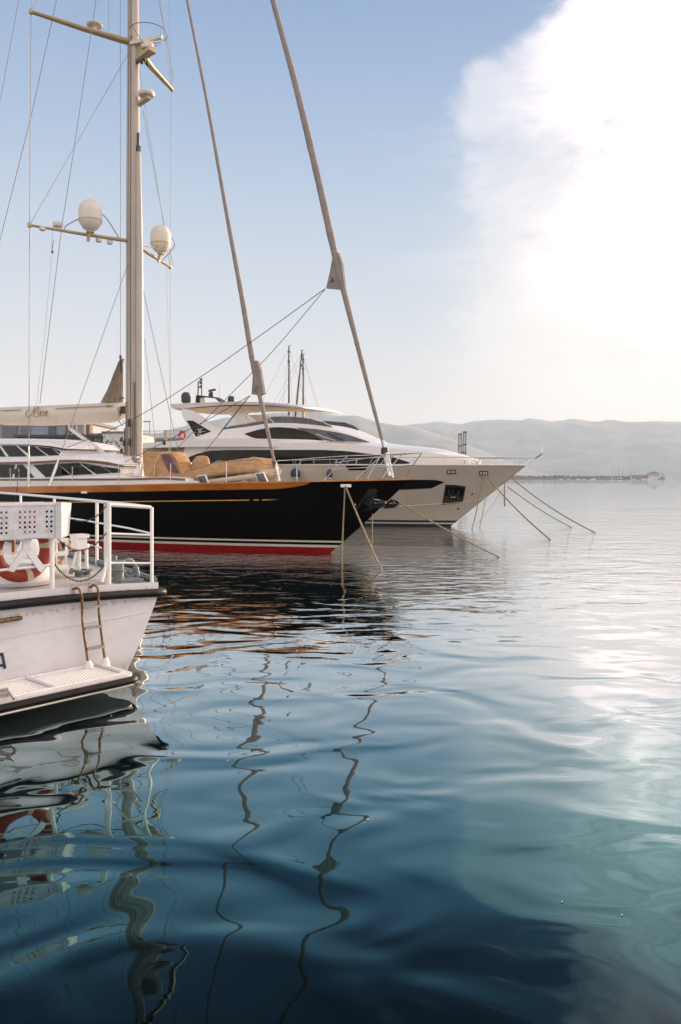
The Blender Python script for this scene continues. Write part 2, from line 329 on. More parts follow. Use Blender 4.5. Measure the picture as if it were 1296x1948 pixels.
class MB:
    def __init__(s, fr=ID): s.v = []; s.f = []; s.mi = []; s.sm = []; s.fr = fr
    def add(s, vs, fs, mi=0, smooth=False):
        b = len(s.v); s.v += [s.fr.w(p) for p in vs]
        for f in fs: s.f.append([b + i for i in f]); s.mi.append(mi); s.sm.append(smooth)
        return s
    def box(s, c, size, rot=None, mi=0, taper=1.0):
        x, y, z = (q / 2 for q in size); vs = []
        for dz in (-1, 1):
            k = taper if dz > 0 else 1
            for dx, dy in ((-1, -1), (1, -1), (1, 1), (-1, 1)): vs.append(Vector((dx * x * k, dy * y * k, dz * z)))
        if rot is not None: vs = [rot @ v for v in vs]
        vs = [v + Vector(c) for v in vs]
        return s.add(vs, [(3, 2, 1, 0), (4, 5, 6, 7), (0, 1, 5, 4), (1, 2, 6, 5), (2, 3, 7, 6), (3, 0, 4, 7)], mi)
    def tube(s, pts, r, n=6, mi=0, cap=True, flat=1.0, smooth=True, closed=False):
        P = [Vector(p) for p in pts]; m = len(P)
        rr = r if isinstance(r, (list, tuple)) else [r] * m
        vs = []; up = None
        for i, p in enumerate(P):
            if closed: t = (P[(i + 1) % m] - P[i - 1])
            else: t = (P[min(i + 1, m - 1)] - P[max(i - 1, 0)])
            t = t.normalized()
            if up is None:
                up = Vector((0, 0, 1)) if abs(t.z) < 0.9 else Vector((1, 0, 0))
            a = t.cross(up)
            if a.length < 1e-5: a = t.orthogonal()
            a.normalize(); up = a.cross(t).normalized()
            for k in range(n):
                q = 2 * PI * k / n; vs.append(p + (a * math.cos(q) * flat + up * math.sin(q)) * rr[i])
        fs = []
        for i in range(m if closed else m - 1):
            j = (i + 1) % m
            for k in range(n): fs.append((i * n + k, i * n + (k + 1) % n, j * n + (k + 1) % n, j * n + k))
        if cap and not closed: fs += [tuple(range(n))[::-1], tuple((m - 1) * n + k for k in range(n))]
        return s.add(vs, fs, mi, smooth)
    def lathe(s, prof, c=(0, 0, 0), n=20, mi=0, rot=None, smooth=True, sx=1.0, sy=1.0):
        vs = []
        for r, z in prof:
            for k in range(n):
                q = 2 * PI * k / n; v = Vector((r * math.cos(q) * sx, r * math.sin(q) * sy, z))
                if rot is not None: v = rot @ v
                vs.append(v + Vector(c))
        fs = []
        for i in range(len(prof) - 1):
            for k in range(n): fs.append((i * n + k, i * n + (k + 1) % n, (i + 1) * n + (k + 1) % n, (i + 1) * n + k))
        fs += [tuple(range(n))[::-1], tuple((len(prof) - 1) * n + k for k in range(n))]
        return s.add(vs, fs, mi, smooth)
    def grid(s, rows, mi=0, smooth=True, closed=False, flip=False):
        """rows of equally many points"""
        n = len(rows[0]); vs = [p for r in rows for p in r]; fs = []
        mis = mi if isinstance(mi, list) else None
        b = len(s.v); s.v += [s.fr.w(p) for p in vs]
        for i in range(len(rows) - 1):
            for k in range(n if closed else n - 1):
                q = [i * n + k, i * n + (k + 1) % n, (i + 1) * n + (k + 1) % n, (i + 1) * n + k]
                if flip: q = q[::-1]
                s.f.append([b + a for a in q]); s.mi.append(mis[i] if mis else mi); s.sm.append(smooth)
        return s
    def poly(s, outline, d, mi=0):
        """flat outline given a thickness vector d"""
        P = [Vector(p) for p in outline]; n = len(P); D = Vector(d)
        return s.add(P + [p + D for p in P], [tuple(range(n))[::-1], tuple(range(n, 2 * n))] + [(i, (i + 1) % n, n + (i + 1) % n, n + i) for i in range(n)], mi)
    def ring(s, c, R_, r, n=24, m=8, rot=None, mi=0, sy=1.0):
        pts = []
        for k in range(n):
            q = 2 * PI * k / n; v = Vector((R_ * math.cos(q), R_ * math.sin(q) * sy, 0))
            if rot is not None: v = rot @ v
            pts.append(v + Vector(c))
        return s.tube(pts, r, m, mi, closed=True)
    def panel(s, top, bot, wf, cols=14, rows=4, off=0.0, mi=0, mirror=False, thick=0.03):
        """curved side panel between two curves (frame x,z lists): y = wf(x) + off, with an inner skin"""
        T = resample([(p[0], 0, p[1]) for p in top], cols); B = resample([(p[0], 0, p[1]) for p in bot], cols)
        for sg in ((1, -1) if mirror else (1,)):
            outer = []
            for i in range(rows + 1):
                u = i / rows; outer.append([Vector((a.lerp(b, u).x, sg * (wf(a.lerp(b, u).x) + off), a.lerp(b, u).z)) for a, b in zip(T, B)])
            inner = [[Vector((p.x, p.y - sg * thick, p.z)) for p in r] for r in outer]
            s.grid(outer, mi, True, flip=sg < 0); s.grid(inner, mi, True, flip=sg > 0)
            for a, b in ((outer[0], inner[0]), (outer[-1], inner[-1]), ([r[0] for r in outer], [r[0] for r in inner]), ([r[-1] for r in outer], [r[-1] for r in inner])):
                s.grid([a, b], mi, False)
        return s
    def house(s, top, bot, wt, wb=None, cols=18, rows=4, camber=0.0, mi=0, roofmi=None):
        """closed solid: two side panels joined by a cambered top, a bottom and ends"""
        wb = wb or wt
        T = resample([(p[0], 0, p[1]) for p in top], cols); B = resample([(p[0], 0, p[1]) for p in bot], cols)
        loop = []
        for k in range(cols):
            a, b = T[k], B[k]; L = []
            for i in range(rows + 1):
                u = i / rows; q = b.lerp(a, u); L.append(Vector((q.x, wb(q.x) * (1 - u) + wt(q.x) * u, q.z)))
            for i in range(1, 8):
                u = i / 8; y = wt(a.x) * (1 - 2 * u); L.append(Vector((a.x, y, a.z + camber * (1 - (2 * u - 1) ** 2))))
            for i in range(rows, -1, -1):
                u = i / rows; q = b.lerp(a, u); L.append(Vector((q.x, -(wb(q.x) * (1 - u) + wt(q.x) * u), q.z)))
            loop.append(L)
        s.grid(loop, mi, True, closed=True)
        n = len(loop[0]); s.add(loop[0], [tuple(range(n))], mi); s.add(loop[-1], [tuple(range(n))[::-1]], mi)
        return s
    def build(s, name, mats, parent=None, recalc=True, autos=35):
        me = bpy.data.meshes.new(name)
        M4 = MATS.get(parent.name, Matrix()) if parent else Matrix()
        inv = M4.inverted()
        me.from_pydata([inv @ v for v in s.v], [], s.f)
        for k in (mats if isinstance(mats, (list, tuple)) else [mats]): me.materials.append(M[k] if isinstance(k, str) else k)
        for p, a, b in zip(me.polygons, s.mi, s.sm): p.material_index = a; p.use_smooth = b
        if recalc:
            bm = bmesh.new(); bm.from_mesh(me); bmesh.ops.remove_doubles(bm, verts=bm.verts, dist=1e-5)
            bmesh.ops.recalc_face_normals(bm, faces=bm.faces)
            for e in bm.edges:
                if len(e.link_faces) == 2 and e.calc_face_angle(0) > R(autos): e.smooth = False
            bm.to_mesh(me); bm.free()
        o = bpy.data.objects.new(name, me); COL.objects.link(o)
        if parent: o.parent = parent; MATS[o.name] = M4
        return o
def tag(o, label=None, cat=None, group=None, kind=None):
    for k, v in (('label', label), ('category', cat), ('group', group), ('kind', kind)):
        if v: o[k] = v
    return o
def thing(name, label, cat, fr=None, base=(0, 0, 0), group=None):
    o = bpy.data.objects.new(name, None); COL.objects.link(o); o.empty_display_size = 0.3
    fr = fr or ID
    p = fr.w(base); o.location = p; o.rotation_euler = (0, 0, fr.a)
    MATS[o.name] = Matrix.Translation(p) @ Matrix.Rotation(fr.a, 4, 'Z')
    return tag(o, label, cat, group)
def text_mb(fr, txt, size, org, ux, uy, depth):
    """lettering as real mesh: origin, unit vectors along the line and up, in the frame"""
    cu = bpy.data.curves.new('lettering', 'FONT'); cu.body = txt; cu.size = size; cu.extrude = 0.0
    cu.align_x = 'CENTER'; cu.resolution_u = 2
    ob = bpy.data.objects.new('lettering', cu); COL.objects.link(ob)
    dg = bpy.context.evaluated_depsgraph_get(); me = bpy.data.meshes.new_from_object(ob.evaluated_get(dg))
    mb = MB(fr); ux = Vector(ux).normalized(); uy = Vector(uy).normalized(); nn = Vector(depth)
    vs = [Vector(org) + ux * v.co.x + uy * v.co.y + nn for v in me.vertices]
    mb.add(vs, [tuple(p.vertices) for p in me.polygons])
    bpy.data.objects.remove(ob); return mb
# ------------------------------------------------------------------ the water, the hills and the far shore
mb = MB()
ys = [-400, -60, 0, 12, 40, 120, 400, 1500, 5000, 9400]; xs = [-4400, -1200, -300, -60, 0, 60, 300, 1200, 5900]
mb.grid([[Vector((x, y, 0)) for x in xs] for y in ys], 0, False)
tag(mb.build('sea_water', 'water', recalc=False), 'calm harbour water reflecting the boats, the blue sky and the cloud', None, None, 'structure')

RIDGE = [(-300, 812), (0, 815), (170, 818), (300, 824), (360, 808), (430, 794), (520, 786), (590, 783), (620, 785), (640, 790), (680, 791), (700, 796), (720, 803), (760, 810), (785, 812), (805, 805), (830, 802), (850, 803),
         (875, 807), (900, 801), (930, 799), (965, 799), (985, 802), (1008, 796), (1030, 799), (1050, 802), (1070, 800), (1085, 796), (1110, 799), (1130, 802), (1160, 799), (1200, 803), (1250, 801), (1296, 803), (1400, 800), (1600, 806), (2000, 820)]
def ridge_mb(tab, D, depth, lift, rug, seed):
    mb = MB(); rows = []
    n = 260
    for j in range(26):
        u = j / 20; row = []
        for i in range(n):
            px = -420 + i * (2400 / (n - 1)); t = (px - 648) / FPX
            H = (HORIZON - lerp(tab, px)) / FPX * D + EYE + lift
            yy = D - depth * (1 - u)
            x = t * yy
            nn = noise.fractal(Vector((x / 900, yy / 900, seed)), 1.0, 2.0, 6)
            sh = (u ** 0.85 if u <= 1 else max(0, 1 - (u - 1) * 3.2))
            spur = 1 + rug * nn * u * (1 - u) * 3.6 if u < 1 else 1
            z = H * sh * spur + (H * 0.012 * noise.fractal(Vector((x / 120, seed, 0)), 1, 2, 4) if j > 12 else 0)
            row.append(Vector((x, yy, max(z, -0.5) if j else -0.5)))
        rows.append(row)
    mb.grid(rows, 0, True); return mb
M['hill'] = mat('wooded_hillside', (0.045, 0.06, 0.05), 0.95, col2=(0.16, 0.15, 0.13), vscale=0.004, contrast=(0.4, 0.6))
LEFTR = [p for p in RIDGE if p[0] <= 785] + [(820, 822), (870, 838), (930, 862), (1000, 888), (1060, 905), (1120, 914), (2000, 916)]
RIGHTR = [(-420, 890), (300, 870), (600, 838), (700, 822), (760, 811), (785, 807)] + [p for p in RIDGE if p[0] >= 805]
tag(ridge_mb(RIGHTR, 8300, 2300, 0, 0.4, 1.3).build('mountain_range', 'hill', recalc=False, autos=180), 'pale hazy mountain range across the bay on the right', None, None, 'structure')
tag(ridge_mb(LEFTR, 6300, 1500, 0, 0.4, 4.7).build('mountain_slope', 'hill', recalc=False, autos=180), 'bluer nearer mountain slope falling to the right behind the motor yacht', None, None, 'structure')

# breakwater: a long low stone mole with trees and small buildings, 1.9 km off
BD = 1900.0
M['stone'] = mat('mole_stone', (0.10, 0.08, 0.06), 0.9, col2=(0.05, 0.045, 0.04), vscale=0.2)
M['scrub'] = mat('scrub_green', (0.025, 0.025, 0.016), 0.9, col2=(0.06, 0.05, 0.035), vscale=0.3)
M['paleplaster'] = mat('pale_plaster', (0.50, 0.46, 0.42), 0.8, var=0.1)
M['brownplaster'] = mat('brown_shed_wall', (0.20, 0.16, 0.12), 0.8, var=0.2)
M['roofgrey'] = mat('grey_roof', (0.16, 0.16, 0.17), 0.8)
mb = MB(); rows = []
for j, (dy, z) in enumerate(((-14, -0.8), (-8, 3.0), (-3, 5.4), (3, 6.2), (9, 5.0), (15, -0.8))):
    rows.append([at(px, HORIZON, BD + dy) * 1.0 for px in range(560, 1266, 5)])
    for p in rows[-1]: p.z = z + 0.9 * noise.noise(Vector((p.x / 9, j * 3.1, 0))) if 0 < j < 5 else z
mb.grid(rows, 0, False)
tag(mb.build('stone_breakwater', 'stone', recalc=False), 'long low brown stone breakwater across the far water', 'breakwater')
mb = MB(); random.seed(3)
for k in range(1500):
    px = random.uniform(640, 1212); c = at(px, HORIZON, BD + random.uniform(-4, 8)); c.z = 5 + random.uniform(0, 2.5) * (0.5 + noise.noise(Vector((px / 14, 0, 0))) + .6) * (1.25 if px < 1080 else 0.8)
    r = random.uniform(1.0, 2.3)
    vs = [c + Vector((random.gauss(0, r), random.gauss(0, r), random.gauss(0, r * .6))) for _ in range(4)]
    mb.add(vs, [(0, 1, 2), (0, 2, 3), (0, 3, 1), (1, 3, 2)])
tag(mb.build('scrub_growth', 'scrub', recalc=False), 'dark scrub growing along the top of the breakwater', 'scrub', None, 'stuff')
# harbour office at the end of the mole, with a low shed beside it
FB = Frame(*at(1243, HORIZON, BD - 16).xy, 0)
t_ = thing('harbour_building', 'pale two storey harbour building near the end of the far breakwater', 'building', FB)
MB(FB).box((0, 0, 7), (27, 12, 14)).build('wall', 'paleplaster', t_)
r_ = MB(FB).poly([(-15, -7, 14), (15, -7, 14), (3, -7, 18.2), (-3, -7, 18.2)], (0, 14, 0)).build('roof', 'roofgrey', t_)
for q in range(6):
    MB(FB).box((-11 + q * 4.4, -6.1, 10.5), (2.0, 0.4, 2.6)).build('window', 'glass', t_)
FB2 = Frame(*at(1215, HORIZON, BD - 14).xy, 0)
t_ = thing('long_shed', 'long low brown shed joined to the breakwater beside the pale harbour building', 'shed', FB2)
MB(FB2).box((0, 0, 5), (40, 9, 10)).build('wall', 'brownplaster', t_)
MB(FB2).box((0, 0, 10.3), (42, 10, 0.7)).build('roof', 'roofgrey', t_)
FB3 = Frame(*at(1200, HORIZON, BD - 18).xy, 0)
t_ = thing('light_tower', 'small light tower at the left end of the long brown shed', 'tower', FB3)
MB(FB3).lathe([(1.6, 0), (1.3, 12), (2.2, 12.2), (2.2, 13)]).build('shaft', 'paleplaster', t_)
MB(FB3).lathe([(1.1, 13), (1.1, 15.2), (0.2, 16.2)]).build('lantern', 'roofgrey', t_)

def far_boat(px, D, L, label, cat='boat', masts=(), hullm='white', yaw=0, group=None, cabin=True, hb=None):
    p = at(px, HORIZON, D); F = Frame(p.x, p.y, yaw)
    t = thing('moored_boat' if not masts else 'moored_sailing_ship', label, cat, F, group=group)
    hb = hb or L * 0.075; rows = []
    for i in range(9):
        u = i / 8; x = (u - 0.5) * L; b = L * 0.14 * (1 - abs(2 * u - 0.8) ** 2.4 * 0.45) if u < .99 else 0.02
        b = max(b * (1 if u < 0.6 else (1 - ((u - .6) / .4) ** 2)), 0.02); z = hb * (1 + 0.5 * u * u)
        rows.append([Vector((x, -b, z)), Vector((x, -b * .8, 0.1)), Vector((x, 0, -0.6)), Vector((x, b * .8, 0.1)), Vector((x, b, z))])
    m = MB(F); m.grid(rows, 0, True, closed=True); m.add(rows[0], [(0, 1, 2, 3, 4)]); m.build('hull', hullm, t)
    if cabin:
        m = MB(F); m.poly([(-L * .3, -L * .08, hb), (L * .2, -L * .08, hb), (L * .1, -L * .08, hb + L * .09), (-L * .28, -L * .08, hb + L * .09)], (0, L * .16, 0)); m.build('cabin', 'white', t)
        MB(F).box((-L * .08, 0, hb + L * .055), (L * .3, L * .165, L * .03)).build('window', 'glass', t)
    for mx, mh in masts:
        m = MB(F); m.tube([(mx, 0, hb), (mx, 0, mh)], [0.16 * D / 600 + .1, 0.05 * D / 600 + .03]); ms = m.build('mast', 'darkgrey', t)
        m = MB(F); m.tube([(mx, 0, hb + 2.2), (mx - L * .28, 0, hb + 2.3)], 0.14); m.build('boom', 'trim', t)
        m = MB(F); m.tube([(mx, 0, mh * .98), (mx + L * .3, 0, hb)], 0.03, 3); m.tube([(mx, 0, mh * .98), (mx - L * .3, 0, hb)], 0.03, 3); m.build('stay', 'wire', t)
    return t
far_boat(1168, 1860, 24, 'dark two masted ship moored left of the other two master at the breakwater', 'ship', ((-4, 30), (5, 28)), 'brownplaster', 5)
far_boat(1181, 1850, 26, 'brown two masted ship moored right of the other two master, nearer the shed', 'ship', ((-4, 33), (4, 33)), 'darkgrey', -8)
for k, (px, L, lab) in enumerate(((1067, 9, 'white cabin boat farthest left under the far breakwater'), (1082, 8, 'small white boat second from the left under the far breakwater'), (1100, 11, 'cabin boat below the middle of the breakwater, third from the left'),
                             (1111, 7, 'small white boat fourth from the left under the far breakwater'), (1129, 14, 'longest white boat left of the two masted ships'), (1207, 9, 'small pale boat below the left end of the long shed'),
                             (1225, 13, 'white motor boat below the long brown shed'), (1240, 22, 'big white motor boat in front of the pale harbour building'), (1257, 11, 'small dark boat beyond the right side of the harbour building'))):
    far_boat(px, 1850 - k, L, lab, 'boat', (), 'white' if k != 8 else 'darkgrey', random.choice((0, 180, 10, 170)), 'boats moored at the far breakwater')
FBk = Frame(*at(1261, HORIZON, BD - 20).xy, 0)
t_ = thing('light_beacon', 'dark light beacon on the tip of the far breakwater', 'beacon', FBk)
MB(FBk).lathe([(3.5, -0.5), (3.2, 4), (1.2, 4.2), (0.9, 12)]).build('tower', 'brownplaster', t_)
MB(FBk).lathe([(1.4, 12), (1.4, 13.5), (0.2, 14.8)]).build('lantern', 'darkgrey', t_)
# many thin masts of the marina behind the mole
random.seed(11)
for k in range(24):
    px = 1004 + k * 8.6 + random.uniform(-2.5, 2.5)
    if px > 1140 and random.random() < .4: continue
    p = at(px, HORIZON, BD + 60 + random.uniform(0, 40)); top = random.uniform(17, 27)
    m = MB(); m.tube([(p.x, p.y, 0), (p.x, p.y, top)], [0.22, 0.1], 4); o = m.build('yacht_mast', 'wire')
    tag(o, 'thin bare yacht mast standing up behind the far breakwater', 'mast', 'yacht masts behind the far breakwater')

# two lattice towers far out behind the motor yacht's bow
M['lattice'] = mat('lattice_steel', (0.20, 0.19, 0.16), 0.6, var=0.3)
def lattice(px, ytop, lean, lab):
    D = 620.0; F = Frame(*at(px, HORIZON, D).xy, 0); top = EYE + (HORIZON - ytop) / FPX * D; hw = 1.35
    t = thing('lattice_tower', lab, 'tower', F, group='lattice towers behind the motor yacht')
    MB(F).box((0, 0, 1.5), (16, 9, 5.0)).build('footing', 'stone', t)
    m = MB(F); n = 12
    for sx in (-1, 1):
        for sy in (-1, 1): m.tube([(sx * hw, sy * hw, 3), (sx * hw * .75 + lean, sy * hw * .75, top)], 0.17, 4)
    for i in range(n):
        a, b = i / n, (i + 1) / n; za, zb = 3 + (top - 3) * a, 3 + (top - 3) * b
        wa, wb = hw * (1 - .25 * a), hw * (1 - .25 * b); la, lb = lean * a, lean * b
        for sy in (-1, 1):
            m.tube([(-wa + la, sy * wa, za), (wb + lb, sy * wb, zb)], 0.10, 3); m.tube([(wa + la, sy * wa, za), (-wb + lb, sy * wb, zb)], 0.10, 3)
            m.tube([(-wb + lb, sy * wb, zb), (wb + lb, sy * wb, zb)], 0.10, 3)
    m.build('lattice_frame', 'lattice', t)
    for q in (0.55, 0.72, 0.99): MB(F).box((lean * q, 0, 3 + (top - 3) * q), (3.0, 3.0, 0.9)).build('platform', 'darkgrey', t)
lattice(874, 825, 0.6, 'lower lattice tower on the left of the pair behind the white bow')
lattice(882, 821, 1.0, 'taller lattice tower on the right of the pair behind the white bow')

# haze round everything (sky and clouds are outside it)
hz = MB(); hz.box((750, 4500, 349), (10700, 10000, 700.0)); ho = hz.build('haze', 'white')
hm = bpy.data.materials.new('haze_air'); hm.use_nodes = True; hm.node_tree.nodes.clear()
pv = hm.node_tree.nodes.new('ShaderNodeVolumePrincipled'); pv.inputs['Color'].default_value = (0.68, 0.83, 1.0, 1)
pv.inputs['Density'].default_value = 0.000115; pv.inputs['Anisotropy'].default_value = 0.0
mo = hm.node_tree.nodes.new('ShaderNodeOutputMaterial'); hm.node_tree.links.new(pv.outputs[0], mo.inputs['Volume'])
ho.data.materials.clear(); ho.data.materials.append(hm); tag(ho, 'thin pale sea haze over the bay', None, None, 'stuff')
# ------------------------------------------------------------------ the black sailing yacht
def fullness(x, e): return 1 - (1 - min(max(x, 0), 1)) ** e
YF = Frame(2.32, 26.0, 180 - 34.0)
YL = 33.0
LV = [(-0.7, 4.2, 2.9, 14.5, 1.9), (0.0, 3.2, 3.35, 15.5, 1.9), (1.0, 1.92, 3.62, 16, 2.05), (2.0, 0.72, 3.80, 17, 2.2), (2.62, 0.0, 3.88, 17.5, 2.3)]
def ysheer(x): return lerp([(0, 2.57), (3, 2.50), (7, 2.42), (12, 2.31), (18, 2.22), (26, 2.25), (33, 2.45)], x)
def ylev(z):
    for a, b in zip(LV, LV[1:]):
        if z <= b[0]:
            u = (z - a[0]) / (b[0] - a[0]); return [p + (q - p) * u for p, q in zip(a, b)]
    return list(LV[-1])
def ybeam(x, z):
    _, t0, bm_, en, ex = ylev(z); b = bm_ * fullness((x - t0) / en, ex)
    return max(0.0, b * (1 - 0.22 * max(0, (x - 22) / 11) ** 2))
def yw(x): return ybeam(x, ysheer(x))
yacht = thing('sailing_yacht', 'large black hulled sailing yacht with varnished wooden rail, red waterline and tall white mast', 'yacht', YF)
def hull_strip(fr, zlo, zhi, beam, stem, L, off=0.0, n=46, m=5, x0=None, x1=None):
    """rows over a height band; zlo, zhi may be functions of x"""
    fl = zlo if callable(zlo) else (lambda x: zlo); fh = zhi if callable(zhi) else (lambda x: zhi)
    mb = MB(fr)
    for sg in (1, -1):
        rows = []
        for i in range(m + 1):
            u = i / m; row = []
            for k in range(n):
                q = (k / (n - 1)) ** 1.6
                z = fl(0) * (1 - u) + fh(0) * u
                s0 = stem(z) if x0 is None else x0
                x = s0 + ((L if x1 is None else x1) - s0) * q
                z = fl(x) * (1 - u) + fh(x) * u
                if x0 is None: x = max(x, stem(z)) if k else stem(z)
                row.append(Vector((x, sg * (beam(x, z) + off), z)))
            rows.append(row)
        mb.grid(rows, 0, True, flip=sg > 0)
    return mb
ystem = lambda z: ylev(z)[1]
h = hull_strip(YF, 0.44, ysheer, ybeam, ystem, YL, m=12)
for a, b in ((0.285, 0.375),): 
    g = hull_strip(YF, a, b, ybeam, ystem, YL, m=1); h.v += []; h.add([YF.i @ v for v in g.v], g.f, 0, True)
sec = [Vector((YL, s * ybeam(YL, z), z)) for s, zs in ((1, (-.7, 0, 1, 2, 2.45)), (-1, (2.45, 2, 1, 0, -.7))) for z in zs]
h.add(sec, [tuple(range(len(sec)))])
hull = h.build('hull', 'black', yacht, autos=180)
hull_strip(YF, 0.375, 0.44, ybeam, ystem, YL, m=1).build('upper_stripe', 'cream', yacht)
hull_strip(YF, 0.195, 0.285, ybeam, ystem, YL, m=1).build('lower_stripe', 'cream', yacht)
hull_strip(YF, -0.7, 0.195, ybeam, ystem, YL, m=3).build('red_bottom_band', 'red', yacht)
# thin gold line, broken near its forward tip
mb = MB(YF)
for a, b, h1, h2 in ((5.35, 33, .018, .018), (5.02, 5.2, .018, .018), (4.35, 4.9, .001, .022)):
    for sg in (1, -1):
        rows = []
        for i in range(2):
            rows.append([Vector((a + (b - a) * k / 40, sg * (ybeam(a + (b - a) * k / 40, ysheer(0) * 0 + ysheer(a + (b - a) * k / 40) - .60) + 0.006), ysheer(a + (b - a) * k / 40) - 0.60 + (i - .5) * 2 * (h1 + (h2 - h1) * k / 40))) for k in range(41)])
        mb.grid(rows, 0, True, flip=sg > 0)
mb.build('gold_line', 'gold', yacht)
# varnished rail: the deep outer board that ends in a scoop near the bow, and the capping all round
mb = MB(YF)
for sg in (1, -1):
    rows = []
    for i in range(4):
        row = []
        for k in range(44):
            x = 3.1 + (33 - 3.1) * (k / 43) ** 1.5
            d = 0.215 * min(1, math.sqrt(max(0, (x - 3.1) / 1.1)))
            z = ysheer(x) - 0.02 - d * i / 3
            row.append(Vector((x, sg * (ybeam(x, z) + 0.022), z)))
        rows.append(row)
    mb.grid(rows, 0, True, flip=sg < 0)
mb.build('rail_board', 'wood', yacht)
mb = MB(YF)
for sg in (1, -1):
    pr = []
    for k in range(60):
        x = 0.0 + 33 * (k / 59) ** 1.5; y = yw(x); z = ysheer(x)
        pr.append([Vector((x, sg * (y + 0.03), z - .02)), Vector((x, sg * (y + 0.03), z + .025)), Vector((x, sg * max(0, y - .11), z + .025)), Vector((x, sg * max(0, y - .11), z - .02))])
    mb.grid(pr, 0, False, closed=True)
mb.build('cap_rail', 'wood', yacht)
mb = MB(YF)
dk = []
for k in range(40):
    x = 0.15 + 32.7 * (k / 39) ** 1.3; y = max(0.0, yw(x) - .08); z = ysheer(x) - 0.06
    dk.append([Vector((x, y * (1 - 2 * i / 8), z + 0.05 * (1 - (1 - 2 * i / 8) ** 2))) for i in range(9)])
mb.grid(dk, 0, True); mb.build('deck', 'teak', yacht)

# deckhouse: low white coachroof, saloon house with raked windows, steering position above it
hwid = lambda x: 2.35 * fullness((x - 7.2) / 7, 2.2) + 0.25
S_ = lambda px, py, wf: (lambda p: (p.x, p.z))(YF.side(px, py, wf))
def crv(pts, wf, fr=YF): return [(lambda p: (p.x, p.z))(fr.side(a, b, wf)) for a, b in pts]
top = crv([(352, 912), (330, 909.5), (240, 911.5), (120, 912), (0, 912.5), (-160, 913)], hwid)
bot = crv([(372, 925), (330, 927), (240, 929), (120, 932), (0, 934), (-160, 936)], hwid)
MB(YF).house(top, bot, hwid, camber=0.12).build('coachroof', 'white', yacht)
mb = MB(YF); mb.panel([(x, z + .03) for x, z in top], [(x, z - .045) for x, z in top], hwid, 24, 1, 0.02, 0, True, 0.05); mb.build('coachroof_moulding', 'trim', yacht)
hw2 = lambda x: 2.15 * fullness((x - 10.6) / 5, 2.0) + 0.1
wt = crv([(233, 889), (190, 882), (150, 878), (100, 879), (50, 881.5), (0, 882), (-160, 882)], hw2)
wb_ = crv([(231, 911), (190, 911), (150, 911), (100, 911), (50, 911), (0, 911), (-160, 911)], hw2)
MB(YF).house(wt, wb_, hw2, camber=0.05).build('saloon_house', 'white', yacht)
mb = MB(YF)
rt = crv([(235, 882), (200, 873), (165, 868.5), (120, 867), (60, 869), (0, 870), (-160, 870)], lambda x: hw2(x) + .12)
rb = crv([(235, 886.5), (200, 879), (165, 876), (120, 876), (60, 879.5), (0, 880.5), (-160, 880.5)], lambda x: hw2(x) + .12)
mb.house(rt, rb, lambda x: hw2(x) + .05, lambda x: hw2(x) + .14, camber=0.14); rf = mb.build('saloon_roof', 'white', yacht)
mb = MB(YF); mb.panel([(x, z + .03) for x, z in rb], [(x, z - .05) for x, z in rb], lambda x: hw2(x) + .14, 24, 1, 0.015, 0, True, 0.08); mb.build('roof_edge', 'trim', rf)
def pane(fr, name, pts_top, pts_bot, wf, parent, m='glass', off=0.02, cols=8, mirror=True, thick=0.03, rows=3):
    mb = MB(fr); mb.panel(crv(pts_top, wf, fr), crv(pts_bot, wf, fr), wf, cols, rows, off, 0, mirror, thick); return mb.build(name, m, parent)
for a, b in (([(0, 883.5), (29, 884)], [(0, 908.5), (23, 908.5)]), ([(34, 884), (44, 884)], [(28, 908.5), (66, 908.5)]), ([(-60, 884), (-3, 884)], [(-60, 908.5), (-8, 908.5)]),
             ([(64, 884.5), (110, 882)], [(88, 908), (135, 904)]), ([(112, 882), (150, 880.5)], [(138, 904), (178, 902)]), ([(153, 880.5), (190, 886)], [(184, 902), (212, 900)]), ([(193, 887), (228, 892)], [(215, 900), (229, 899)])):
    pane(YF, 'window', a, b, hw2, yacht)
# upper steering house
hw3 = lambda x: 1.75 * fullness((x - 13.9) / 4, 1.9) + 0.1
ut = crv([(117, 857), (90, 850), (40, 846), (0, 845), (-160, 845)], hw3); ub = crv([(122, 870), (90, 870), (40, 872), (0, 873), (-160, 873)], hw3)
MB(YF).house(ut, ub, hw3, camber=0.03).build('steering_house', 'white', yacht)
mb = MB(YF); w4 = lambda x: hw3(x) + .16
mb.house(crv([(125, 851), (100, 843), (60, 838), (0, 836.5), (-160, 836)], w4), crv([(125, 853.5), (100, 849), (60, 845.5), (0, 845), (-160, 845)], w4), lambda x: hw3(x) + .05, w4, camber=0.12); mb.build('steering_roof', 'white', yacht)
for a, b in (([(-60, 847.5), (-3, 847.5)], [(-60, 870), (13, 870)]), ([(3, 847.5), (30, 847.5)], [(18, 868.5), (52, 868)]), ([(34, 847.5), (66, 849)], [(60, 867.5), (90, 867)]), ([(70, 849.5), (98, 852)], [(94, 866.5), (114, 866)]), ([(101, 853), (114, 858)], [(116, 864.5), (118, 864)])):
    pane(YF, 'window', a, b, hw3, yacht)

